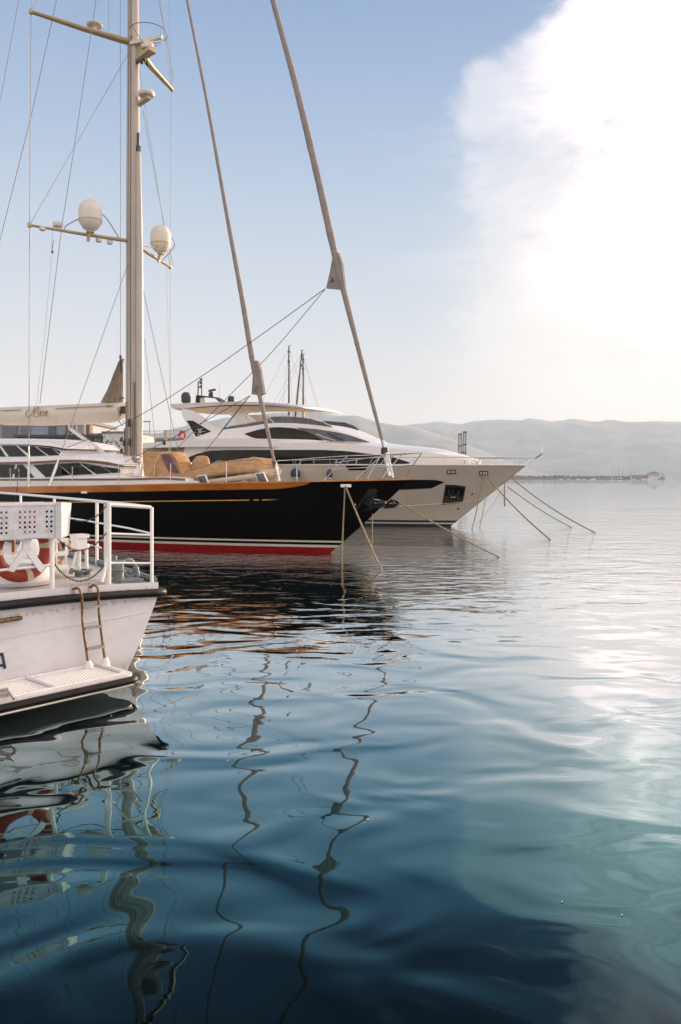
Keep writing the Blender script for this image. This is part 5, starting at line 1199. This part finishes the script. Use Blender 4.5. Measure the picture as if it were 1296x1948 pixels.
# ------------------------------------------------------------------ the white workboat's stern in the foreground
WF = Frame(-2.45, 10.71, 138.0)     # x forward, y towards its port side (to the left), origin at the starboard stern corner
W_ = thing('passenger_boat', 'white passenger boat stern with black rubbing strake, ladder, rails and low swim platform', 'boat', WF)
cam_ = lambda y: 0.08 * max(-1.0, (1 - ((y - 2.3) / 2.3) ** 2))
def wl_y(f, z):    # starboard edge
    u = min(1, max(0, (1.04 - z) / 1.0)); return -0.26 * f * max(0, 1 - f / 34) + 0.42 * u + .10 * u * u
def wr_y(f, z): return 4.6 + 0.26 * f * max(0, 1 - f / 34) - 0.42 * min(1, max(0, (1.04 - z)))
DZ = lambda f: 1.215 + 0.012 * f
def wgrid(zs, off=0.0, mname='hullwhite', name='hull', F0=0.0, F1=22, par=None, deckz=None):
    mb = MB(WF); loops = []
    fs = [F0 + (F1 - F0) * (k / 16) ** 1.3 for k in range(17)]
    for f in fs:
        L = []
        for z in zs: L.append(Vector((f, wl_y(f, z) - off, z + (.012 * f if z > .9 else 0))))
        loops.append(L)
    mb.grid(loops, 0, True, flip=True)
    loops = [[Vector((f, wr_y(f, z) + off, z + (.012 * f if z > .9 else 0))) for z in zs] for f in fs]
    mb.grid(loops, 0, True)
    # transom face, cambered at its top
    T = []
    for z in zs:
        T.append([Vector((F0 - off, wl_y(0, z) - off + (wr_y(0, z) - wl_y(0, z) + 2 * off) * k / 20, z)) for k in range(21)])
    for row in T:
        for p in row:
            if p.z > .7: p.z += cam_(p.y) * (p.z - .7) / .5
    mb.grid(T, 0, True)
    return mb.build(name, mname, par or W_, autos=25)
whull = wgrid([0.10, 0.35, 0.6, 0.85, 1.02, 1.12, 1.205])
wgrid([-0.8, -.3, 0.10], name='bottom_band', mname='bottom')
mb = MB(WF); mb.grid([[Vector((f, wl_y(f, 1.2) + .01 + (wr_y(f, 1.2) - wl_y(f, 1.2) - .02) * k / 16, DZ(f) - .03 + cam_(wl_y(0, 1.2) + 4.6 * k / 16))) for k in range(17)] for f in [0.01 + 1.37 * i for i in range(16)]], 0, True); mb.build('deck', 'deckpaint', W_)
mb = MB(WF)      # low raised toe rail round the deck edge
L = [Vector((f, wl_y(f, 1.2) + .035, DZ(f) + .02 + cam_(0))) for f in (20, 14, 9, 5, 2.5, 1, .06)]
mb.tube(L, .045, 6); mb.build('toe_rail', 'bluegrey', W_)
# rubbing strake
mb = MB(WF); P = [Vector((f, wl_y(f, 1.07) - .05, 1.07 + .012 * f)) for f in (20, 14, 9, 5, 2.5, 1, .25)] + [Vector((-.05, wl_y(0, 1.07) - .04, 1.07))] + [Vector((-.06, y, 1.07 + cam_(y) - cam_(0))) for y in (.25, .6, 1.1, 1.6, 2.1, 2.6, 3.1, 3.6, 4.2, 4.7)]
mb.tube(smooth_line(P, 3), .054, 12); mb.build('rubbing_strake', 'rubber', W_)
MB(WF).tube([WF.hit(-30, 1186.5, x=-.05), WF.hit(39, 1175.5, x=-.05)], .026, 8).tube([WF.hit(39, 1175.5, x=-.05), WF.hit(39.5, 1175.5, x=.02)], .026, 8).build('grab_bar', 'brass', W_)
MB(WF).tube([WF.hit(284, 1162, x=-.004), WF.hit(225, 1175, x=-.004), WF.hit(120, 1193, x=-.004), WF.hit(0, 1215, x=-.004)], .007, 5).build('weld_seam', 'white_old', W_)
# the last letter of the boat's name, squared in navy paint
mb = MB(WF)
hp = lambda a, b: WF.hit(a, b, x=-.006)
for q in (((-24, 1247), (5.5, 1241.5), (6.5, 1247), (-24, 1252.5)), ((1.2, 1242.4), (6.2, 1241.4), (12.4, 1271), (7, 1272.8)), ((-22, 1267.5), (9, 1262), (10, 1267.3), (-22, 1272.5)), ((-27, 1247.5), (-22, 1246.5), (-18, 1279), (-23.5, 1280.5))):
    mb.poly([hp(*p) for p in q], (-.004, 0, 0))
mb.build('name_letter', 'navy', W_)
# swim platform
def platform():
    z0, z1 = .12, .255
    a0 = .84
    prof = [(-.70, a0 + .10), (-.72, a0 + .22)]
    corner = [Vector((-.62 + .13 * math.cos(t), a0 + .13 - .13 * math.sin(t), 0)) for t in [PI / 2 + PI / 2 * i / 6 for i in range(7)]]
    outline = [Vector((0, a0, 0))] + corner + [Vector((-.75, 4.2, 0)), Vector((0, 4.2, 0))]
    mb = MB(WF); mb.poly([p + Vector((0, 0, z0)) for p in outline], (0, 0, z1 - z0)); pl = mb.build('swim_platform', 'white_old', W_)
    def grat(y0, y1, x0=-.66, x1=-.06):
        mb = MB(WF); n = 0; s_ = .056; h_ = z1 + .006
        y = y0
        k = int((y1 - y0) / s_)
        m_ = int((x1 - x0) / s_)
        for i in range(-m_, k):
            for sg in (1,):
                pa = Vector((x0, y0 + i * s_, h_)); pb = Vector((x1, y0 + i * s_ + (x1 - x0), h_))
                if pa.y < y0: pa = Vector((x0 + (y0 - pa.y), y0, h_))
                if pb.y > y1: pb = Vector((x1 - (pb.y - y1), y1, h_))
                if pb.y > pa.y: mb.tube([pa, pb], .007, 4)
                pa2 = Vector((x0 + x1 - pa.x, pa.y, h_ + .002)); pb2 = Vector((x0 + x1 - pb.x, pb.y, h_ + .002))
                if pb2.y > pa2.y: mb.tube([pa2, pb2], .007, 4)
        mb.build('grating', 'white', pl)
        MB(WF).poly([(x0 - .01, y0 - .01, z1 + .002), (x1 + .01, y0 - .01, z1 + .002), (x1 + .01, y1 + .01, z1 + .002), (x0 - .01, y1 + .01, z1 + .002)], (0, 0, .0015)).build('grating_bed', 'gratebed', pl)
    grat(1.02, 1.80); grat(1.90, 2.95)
    mb = MB(WF); mb.tube([(-.69, .98, z1 + .01), (-.69, 3.2, z1 + .01)], .02, 6).tube([(-.03, .98, z1 + .01), (-.03, 3.2, z1 + .01)], .02, 6).tube([(-.69, 1.85, z1 + .01), (-.03, 1.85, z1 + .01)], .03, 6).tube([(-.62, .96, z1 + .01), (-.06, .96, z1 + .01)], .03, 6); mb.build('platform_frame', 'white_old', pl)
    P = [Vector((-.05, a0 - .02, .19))] + [c + Vector((-.02, -.02, .19)) for c in corner] + [Vector((-.775, y, .19)) for y in (1.15, 1.6, 2.2, 2.8, 3.4, 4.2)]
    mb = MB(WF); mb.tube(P, .045, 10); mb.build('platform_fender', 'rubber', pl)
    mb = MB(WF); mb.tube([(-.77, .9, .135), (-.79, 2.2, .135), (-.79, 4.2, .135)], .012, 6); mb.build('fender_edge', 'cream', pl)
    # hinged step at the outer edge, on the left
    h_ = lambda x, y, z=.30: WF.hit(x, y, z=z)
    mb = MB(WF)
    for q in (((-30, 1320), (16, 1313), (16, 1316), (-30, 1323)), ((-30, 1327), (20, 1320), (20, 1323), (-30, 1330))): mb.poly([h_(*p) for p in q], (0, 0, .03))
    mb.tube([h_(14, 1313), h_(20, 1322), h_(26, 1330), h_(31, 1327)], .014, 6); mb.build('folding_step', 'step', W_)
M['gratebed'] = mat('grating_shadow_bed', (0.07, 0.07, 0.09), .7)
platform()
# boarding ladder
ld = thing('x', 'x', 'x', WF) if False else None
def tr(px, py, o=-.06): return WF.hit(px, py, x=o)
lad = MB(WF)
railL = [tr(139, 1121, .0), tr(143, 1119.5, -.08), tr(149, 1119.5, -.14), tr(153.5, 1126, -.16), tr(156.5, 1150, -.15), tr(158, 1190, -.14), tr(168, 1262, -.14)]
railR = [tr(172, 1118, .0), tr(176, 1114, -.07), tr(181, 1114, -.13), tr(186.5, 1120, -.16), tr(187.5, 1145, -.15), tr(190, 1182, -.14), tr(200, 1258, -.14)]
lad.tube(smooth_line(railL, 4), .016, 8).tube(smooth_line(railR, 4), .016, 8)
ladder = lad.build('ladder', 'brass', W_)
for (a, b) in (((157.5, 1156), (190, 1152.5)), ((161, 1195.5), (193, 1191)), ((165.5, 1234.5), (198, 1229.5))):
    p, q = tr(*a, -.145), tr(*b, -.145); mb = MB(WF); mb.box((p + q) / 2, ((p - q).length * .05 + .05, (p - q).length, .03)); mb.build('step', 'step', ladder)
for a, o in (((169, 1265), -.14), ((201, 1261), -.14)): 
    c = tr(*a, o); MB(WF).lathe([(.045, -.05), (.04, 0), (.02, .06)], Vector((c.x, c.y, .30)), 12, sy=1.4).build('ladder_foot', 'white_old', ladder)
M['rust'] = mat('rust_stain', (0.42, 0.19, 0.06), .8, col2=(0.62, 0.50, 0.40), vscale=30)
for a in ((139.5, 1121), (172, 1118)): MB(WF).box(tr(a[0], a[1] - 1, -.006), (.012, .05, .11)).build('ladder_bracket', 'rust', ladder)
# ---- rails
dz = lambda y, f=0.0: DZ(f) + cam_(y)
sb = lambda f: Vector((f, wl_y(f, 1.2) + .05, 0))
R0 = WF.hit(289, 965, x=.06); RT = R0.z
y_in = WF.hit(207, 1000, x=.06).y
top = lambda p, z: Vector((p.x, p.y, z))
cor = Vector((.06, R0.y, 0)); inn = Vector((.06, y_in, 0))
mb = MB(WF)
far = [Vector((f, wl_y(f, 1.2) + .06, RT + .010 * f)) for f in (1.0, 3, 6, 9, 13, 18)]
mb.tube([top(inn, WF.hit(207, 960, x=.06).z), top(cor, RT) + Vector((0, .04, 0)), top(cor, RT) + Vector((.04, 0, 0))] + far, .024, 8)
mb.build('top_rail', 'white', W_)
def zat(px, py): return WF.hit(px, py, x=.06).z
mb = MB(WF)
z1a, z1b, z2a, z2b = zat(207, 1015), zat(289, 1018), zat(207, 1071), zat(289, 1071.5)
mb.tube([top(inn, z1a), top(cor, z1b)], .015, 8).tube([top(inn, z2a), top(cor, z2b)], .016, 8)
mb.tube([top(cor, z1b + .02)] + [Vector((f, wl_y(f, 1.2) + .06, z1b + .03 + .012 * f)) for f in (1, 3, 6, 9, 13, 18)], .014, 8)
mb.tube([Vector((f, wl_y(f, 1.2) + .06, z2b + .02 + .013 * f)) for f in (2.2, 4, 6, 9, 13, 18)], .014, 8)
mb.build('middle_rails', 'white', W_)
for f in (0.06, ): MB(WF).tube([top(cor, dz(0) - .02), top(cor, RT)], .023, 8).build('rail_post', 'white', W_)
MB(WF).tube([top(inn, dz(.6) - .02), top(inn, zat(207, 958) + .0)], .031, 10).build('rail_post', 'white', W_)
MB(WF).tube([top(inn, dz(.6) - .02) + Vector((.12, -.03, 0)), top(inn, zat(207, 960)) + Vector((.12, -.03, 0))], .024, 8).build('rail_post', 'white', W_)
MB(WF).tube([WF.hit(193, 1107, x=.04), WF.hit(202, 1072, x=.06), WF.hit(205, 1055, x=.06)], [.026, .026, .014], 8).poly([WF.hit(202, 1072, x=.05), WF.hit(204, 1073, x=.05), WF.hit(206, 1030, x=.05)], (.02, 0, 0)).build('post_brace', 'white', W_)
for f in (2.4, 4.6, 6.6, 8.6, 11, 14): 
    b = Vector((f, wl_y(f, 1.2) + .06, 0)); MB(WF).tube([top(b, DZ(f) + cam_(0) - .02), top(b, RT + .010 * f)], .026, 8).build('rail_post', 'white', W_)
lp = WF.hit(99, 1070, x=.06); lp.z = 0
MB(WF).tube([top(lp, dz(lp.y) - .02), top(lp, zat(99, 1020))], .028, 10).build('rail_post', 'white', W_)
MB(WF).tube([top(lp, zat(99, 1075)), WF.hit(-60, 1091, x=.06)], .017, 8).build('lower_rail', 'white', W_)
# chains across the opening
def chain(pts, f=.06):
    L = smooth_line([WF.hit(a, b, x=f) for a, b in pts], 14); Ls = resample(L, int(sum((a - b).length for a, b in zip(L, L[1:])) / .026)); mb = MB(WF)
    for i in range(len(Ls) - 1):
        c = (Ls[i] + Ls[i + 1]) / 2; d = (Ls[i + 1] - Ls[i]).normalized(); s_ = Vector((0, 0, 1)).cross(d).normalized(); u = d.cross(s_)
        a, b = (s_, u) if i % 2 else (u, s_)
        mb.tube([c + d * .019 * math.cos(q) + a * .010 * math.sin(q) for q in [2 * PI * k / 8 for k in range(8)]], .0042, 4, closed=True)
    mb.build('chain', 'chain', W_)
chain([(203, 961), (190, 977), (175, 987), (155, 992), (137, 988)]); chain([(202, 1014), (190, 1028), (176, 1040), (155, 1046.5), (136, 1044), (118, 1032), (110, 1025)]); chain([(200, 1073), (188, 1088), (172, 1100), (152, 1105.5), (134, 1101), (116, 1088), (104, 1073)])
# perforated gangway box resting on its A-frame
gp = thing('folded_gangway', 'pale grey perforated metal gangway stowed across the stern rail above an orange lifebuoy', 'gangway', WF, WF.hit(60, 1025, x=.1))
def gbox():
    f0 = -.02; a = lambda px, py, x=f0: WF.hit(px, py, x=x)
    # front sheet with real round holes: built as a grid of cells, each hole cell an 8-gon ring
    pL, pR = a(-70, 964), a(105, 960.5); bL, bR = a(-70, 1032), a(105, 1023.5)
    P = lambda u, v: pL.lerp(pR, u).lerp(bL.lerp(bR, u), v)
    W0 = (pR - pL).length; H0 = (bL - pL).length
    cols = [8.7, 35, 44.5, 54, 63.3, 88.4, 97.5, -.5, -26, -35]; us = sorted((x + 70) / 175 for x in cols); vs = [.195, .345, .50, .64, .79]
    mb = MB(WF); r = .0165
    ue = [0]; 
    du = .028
    for u in us: ue += [u - du * .85, u + du * .85]
    ue.append(1); ve = [0]
    for v in vs: ve += [v - .066, v + .066]
    ve.append(1); ue = sorted(ue)
    hole_u = {i for i in range(len(ue) - 1) if any(abs((ue[i] + ue[i + 1]) / 2 - u) < 1e-4 for u in us)}
    hole_v = {i for i in range(len(ve) - 1) if any(abs((ve[i] + ve[i + 1]) / 2 - v) < 1e-4 for v in vs)}
    for i in range(len(ue) - 1):
        for j in range(len(ve) - 1):
            c = [P(ue[i], ve[j]), P(ue[i + 1], ve[j]), P(ue[i + 1], ve[j + 1]), P(ue[i], ve[j + 1])]
            if i in hole_u and j in hole_v:
                m_ = P((ue[i] + ue[i + 1]) / 2, (ve[j] + ve[j + 1]) / 2); du_ = (pR - pL).normalized(); dv_ = (bL - pL).normalized()
                n = 16; outer = []; inner = []; deep = []
                for k in range(n):
                    q = 2 * PI * (k + .5) / n; cx, sy = math.cos(q), math.sin(q); s_ = 1 / max(abs(cx), abs(sy))
                    hx, hy = (c[1] - c[0]).length / 2, (c[3] - c[0]).length / 2
                    outer.append(m_ + du_ * cx * s_ * hx + dv_ * sy * s_ * hy); inner.append(m_ + du_ * cx * r + dv_ * sy * r); deep.append(inner[-1] + Vector((.01, 0, 0)))
                mb.grid([outer, inner, deep], 0, False, closed=True)
            else: mb.add(c, [(0, 1, 2, 3)])
    mb.build('perforated_side', 'grey_galv', gp, autos=20)
    t = .30
    mb = MB(WF); o = Vector((t, 0, 0))
    q1, q2, q3, q4 = pL + Vector((0, 0, .03)), pR + Vector((0, 0, .03)), pR + Vector((0, 0, -.0)), pL
    mb.poly([q4 + Vector((-.01, 0, 0)), q3 + Vector((-.01, 0, 0)), q2 + Vector((-.01, 0, 0)), q1 + Vector((-.01, 0, 0))], (.05, 0, 0))
    mb.poly([q1 + o * .85, q2 + o * .85, q3 + o * .85, q4 + o * .85], (.04, 0, 0)); mb.poly([pL + o * .1 + Vector((0, 0, .001)), pR + o * .1 + Vector((0, 0, .001)), pR + o * .85 + Vector((0, 0, .001)), pL + o * .85 + Vector((0, 0, .001))], (0, 0, -.02))
    mb.build('gangway_rim', 'white_old', gp)
    mb = MB(WF); mb.poly([bL, bR, bR + o, bL + o], (0, 0, .012)); mb.build('gangway_floor', 'grey_galv', gp)
    # far side sheet set back, so the holes show pale behind
    mb = MB(WF); mb.poly([pL + o, pR + o, bR.lerp(pR, .45) + o, bL.lerp(pL, .45) + o], (.01, 0, 0)); mb.build('far_side', 'cream', gp)
    # end cap
    e1, e2, e3, e4 = a(106, 959, f0 - .015), a(117, 957.5, f0 - .03), a(117, 1023, f0 - .03), a(106, 1024.5, f0 - .015)
    f1, f2 = a(136, 958.5, .10), a(131.5, 1018.5, .10)
    mb = MB(WF); mb.poly([e1, e2, e3, e4], (.03, 0, 0)); mb.poly([e2, f1, f2, e3], (.03, 0, 0)); mb.poly([e1 + Vector((.02, 0, 0)), e2, f1, f1 + Vector((.22, 0, 0)), e1 + Vector((.3, 0, 0))], (0, 0, .012)); mb.build('end_cap', 'grey_galv', gp)
gbox()
M['grey_galv'].node_tree.nodes['Principled BSDF'].inputs['Specular IOR Level'].default_value = .3
a_ = lambda px, py, x=.02: WF.hit(px, py, x=x)
mb = MB(WF); mb.poly([a_(45, 1025), a_(58, 1024), a_(58.5, 1046), a_(51.5, 1053), a_(44, 1046)], (.03, 0, 0)).poly([a_(44, 1044), a_(53, 1050), a_(27, 1088), a_(15, 1086)], (.028, 0, 0)).poly([a_(58.5, 1043), a_(87, 1080), a_(79, 1089), a_(74, 1085), a_(50, 1051)], (.026, 0, 0))
mb.lathe([(.035, 0), (.035, .10)], a_(55, 1028, .01), 12, rot=Matrix.Rotation(R(90), 3, 'Y')); mb.build('a_frame_support', 'white_old', W_)
# big orange lifebuoy behind the frame
lc = WF.hit(41, 1046, x=.32)
lb = thing('orange_lifebuoy', 'large orange lifebuoy with pale bands under the folded gangway', 'lifebuoy', WF, lc)
rot = Matrix.Rotation(R(90), 3, 'Y'); RB, rb = .315, .078
MB(WF).ring(lc, RB, rb, 44, 14, rot).build('ring', 'orange', lb)
for px, py in ((86, 1036), (53, 1095), (3, 1050), (30, 998)):
    p = WF.hit(px, py, x=.32); d = (p - lc); d.x = 0; d.normalize(); mb = MB(WF); t_ = Vector((0, -d.z, d.y))
    n = 5; ctr = []
    for k in range(-2, 3):
        q = k * .055; dd = d * math.cos(q) + t_ * math.sin(q); ctr.append(lc + dd * RB)
    mb.tube(ctr, rb + .004, 14); mb.build('band', 'tape', lb)
# white drum (raft canister) the buoy leans on, bench with rope, vents and fittings behind it
c = WF.hit(38, 1104, z=dz(2)); c = Vector((.75, WF.hit(36, 1090, x=.75).y, dz(2) - .02)); mb = MB(WF)
mb.lathe([(.38, 0), (.42, .05), (.42, .22), (.38, .27), (.36, .28)], c, 28).build('raft_canister', 'white', W_)
c2 = WF.hit(60, 1050, x=1.6); mb = MB(WF); mb.lathe([(.02, .19), (.13, .16), (.19, .05), (.19, -.3)], Vector((1.6, c2.y, c2.z)), 20).build('mushroom_vent', 'white', W_)
c = Vector((1.5, WF.hit(40, 1072, x=1.5).y, 0)); MB(WF).box((1.5, c.y, dz(2) + .14), (.6, 1.0, .28)).build('locker', 'white', W_)
MB(WF).tube([Vector((2.0, WF.hit(26, 1040, x=2.0).y, 1.2)), Vector((2.0, WF.hit(26, 1040, x=2.0).y, 1.95))], .028, 8).build('flag_socket', 'brass', W_)
rp_y = lambda px, f: WF.hit(px, 1050, x=f).y
# rope basket with hanging coils
bk = MB(WF); f0 = .95; ya, yb2 = rp_y(116, f0), rp_y(98, f0)
zt_, zb_ = WF.hit(107, 1027, x=f0).z, WF.hit(107, 1082, x=f0).z; zb_ = max(zb_, dz(1.5))
for z in (zt_, (zt_ + zb_) / 2 + .02, zb_ + .03): bk.box((f0, (ya + yb2) / 2, z), (.30, abs(yb2 - ya) + .05, .06 if z != zt_ else .05))
for y in (ya, yb2):
    for x in (-.13, .13): bk.tube([(f0 + x, y, zb_), (f0 + x, y, zt_)], .016, 6)
bk.build('rope_rack', 'white', W_)
coil = thing('coiled_rope', 'pale coiled mooring rope on the white rack behind the gangway', 'rope', WF, (f0, ya, zb_))
mb = MB(WF); random.seed(9)
for k in range(5):
    c = Vector((f0 - .02 * k, (ya + yb2) / 2 + random.uniform(-.04, .04), lerp([(0, zt_ - .06), (4, zb_ + .12)], k)))
    mb.ring(c, .085 + .02 * random.random(), .019, 16, 6, Matrix.Rotation(R(70 + 20 * random.random()), 3, 'X') @ Matrix.Rotation(R(30 * k), 3, 'Y'))
mb.build('coil', 'ropepale', coil)
for off in (0, .035, .07):
    mb = MB(WF); L = smooth_line([WF.hit(110, 1027, x=f0 - .1), WF.hit(120 + off * 40, 1026, x=f0 - .1), WF.hit(127 + off * 60, 1036, x=f0 - .1), WF.hit(130 + off * 60, 1047, x=f0 - .1)], 6); mb.tube(L, .02, 6); mb.build('rope_end', 'ropepale', coil)
# white breather post on legs with grey feet
f1 = 1.05; vp = lambda px, py: WF.hit(px, py, x=f1)
mb = MB(WF); a, b = vp(149.5, 1080), vp(150, 1050); mb.tube([Vector((f1, a.y, dz(1))), vp(151, 1040)], .030, 10); mb.build('vent_pipe', 'white', W_)
c = vp(150.5, 1034); MB(WF).box(c, (.17, .15, .17)).box(c + Vector((0, -.01, .105)), (.20, .185, .05)).build('vent_head', 'white', W_)
MB(WF).tube([vp(165, 1082), vp(164.5, 1042)], .026, 8).lathe([(.03, -.03), (.04, 0), (.03, .04)], vp(165, 1040), 10).build('vent_pipe', 'white', W_)
MB(WF).tube([vp(137, 1082), vp(146, 1050)], .022, 8).build('vent_brace', 'white', W_)
MB(WF).tube([vp(134, 1092), vp(137.5, 1081)], [.03, .024], 8).build('brace_foot', 'bluegrey', W_)
for px in (151, 165): MB(WF).lathe([(.06, 0), (.06, .05), (.10, .055), (.10, .08)], Vector((f1, vp(px, 1080).y, dz(.9) - .01)), 14).build('pipe_flange', 'bluegrey', W_)
# grey bollard and fairlead horn at the corner
bp = WF.hit(226, 1105, x=.30); MB(WF).lathe([(.075, 0), (.07, .02), (.068, .15), (.085, .16), (.085, .175), (.068, .18), (.068, .27), (.088, .28), (.088, .30), (.03, .305)], Vector((.30, bp.y, dz(.4) - .03)), 20).build('bollard', 'bluegrey', W_)
MB(WF).tube([Vector((.62, WF.hit(216, 1105, x=.62).y, dz(.4))), Vector((.62, WF.hit(216, 1105, x=.62).y, dz(.4) + .30))], .05, 12).build('bollard', 'bluegrey', W_)
f2 = .42; fp = lambda px, py: WF.hit(px, py, x=f2)
mb = MB(WF); mb.tube(smooth_line([fp(235, 1092), fp(232, 1082), fp(234, 1071), fp(242, 1065.5), fp(251, 1067), fp(257, 1077), fp(259.5, 1090), fp(261, 1106)], 5), [.022] * 10 + [.028] * 16 + [.045] * 10, 10)
mb.tube(smooth_line([fp(235, 1085), fp(239, 1094), fp(248, 1097), fp(256, 1093)], 4), .024, 8)
mb.poly([fp(254, 1106), fp(256, 1085), fp(259, 1078), fp(263, 1090), fp(267, 1100), fp(285, 1106)], (.05, 0, 0)); mb.build('fairlead_horn', 'bluegrey', W_)
MB(WF).box((.25, WF.hit(240, 1105, x=.25).y, dz(.3) + .0), (.3, .35, .05)).build('mooring_base', 'bluegrey', W_)

# ------------------------------------------------------------------ mooring ropes
def rope(name, pts, r, lab, sag=0.0, group=None):
    P = [Vector(p) for p in pts]
    L = [P[0].lerp(P[1], i / 14) - Vector((0, 0, sag * 4 * (i / 14) * (1 - i / 14))) for i in range(15)]
    d = (L[-1] - L[-2]).normalized(); L.append(L[-1] + d * .8)
    t = MB().tube(L, r, 7).build(name, 'rope'); tag(t, lab, 'rope', group); return t
wz = lambda px, py: ID.hit(px, py, z=0.0)
hy = lambda px, py, o=.03: YF.w(hs(px, py, o))
rope('mooring_rope', [hy(657.5, 925), wz(650, 1062)], .026, 'near vertical rope hanging from the bow fairlead of the black yacht', .02)
rope('mooring_rope', [hy(658.5, 925), wz(727, 1087)], .030, 'thick pale rope slanting down from the bow fairlead of the black yacht to the water', .04)
rope('mooring_rope', [YF.w(H(709, 975, y=.0)), wz(707.5, 1062)], .022, 'vertical rope hanging from the anchor of the black yacht', 0)
rope('mooring_rope', [YF.w(H(763, 957, y=-.6)), wz(950, 1060)], .026, 'long rope running right from the black yacht in front of the white hull', .06)
gw_ = lambda px, py, o=.03: GF.w(go(px, py, o))
rope('mooring_rope', [gw_(920, 903), wz(898, 1007)], .026, 'rope hanging in a slight curve from the forward fairlead of the white yacht', .18)
rope('mooring_rope', [gw_(923, 902), wz(1047, 1027)], .032, 'thick rope slanting right from the forward fairlead of the white yacht', .15)
rope('mooring_rope', [GF.w(GF.hit(924, 948, y=-.9)), wz(912.5, 1003)], .022, 'short rope hanging beside the stem of the white yacht', .05)
rope('mooring_rope', [GF.w(GF.hit(966, 926, y=-1.6)), wz(1087, 1003)], .028, 'middle one of the two parallel ropes right of the white bow', .12)
rope('mooring_rope', [GF.w(GF.hit(974, 910, y=-1.5)), wz(1132, 1013)], .030, 'longest and rightmost rope running from the white bow down to the water', .2)
rope('mooring_rope', [GF.w(GF.hit(957, 930, y=-1.0)), wz(905, 1000)], .008, 'thin line slanting left behind the bow of the white yacht', .1)
o = MB().tube([GF.w(GF.hit(960, 918, y=-1.2)), GF.w(GF.hit(960, 948, y=-1.2)), GF.w(GF.hit(960.5, 963, y=-1.2))], [.03, .045, .05], 8).build('hanging_tackle', 'rope'); tag(o, 'short knotted rope end dangling in the air right of the white bow', 'rope')

# a few bits of floating debris
random.seed(21)
M['fleck'] = mat('pale_floating_fleck', (0.55, 0.52, 0.45), .8)
for px, py, lab in ((1070, 1717, 'pale fleck floating in the lower right water, left of the other one'), (1183, 1742, 'pale fleck floating farthest right in the lower water'), (212, 1362, 'tiny pale fleck floating near the stern of the passenger boat'), (700, 1560, 'tiny fleck floating in the middle of the teal water'), (433, 1448, 'small dark leaf floating between the two wavy stay reflections')):
    p = wz(px, py); r = .006 if py < 1700 else .004; vs = [Vector((p.x + r * (1 + .4 * random.random()) * math.cos(q), p.y + r * (1 + .4 * random.random()) * math.sin(q), .004)) for q in [2 * PI * k / 7 for k in range(7)]]
    o = MB().poly(vs, (0, 0, .004)).build('floating_fleck', 'fleck'); tag(o, lab, 'floating debris', 'flecks floating on the water')
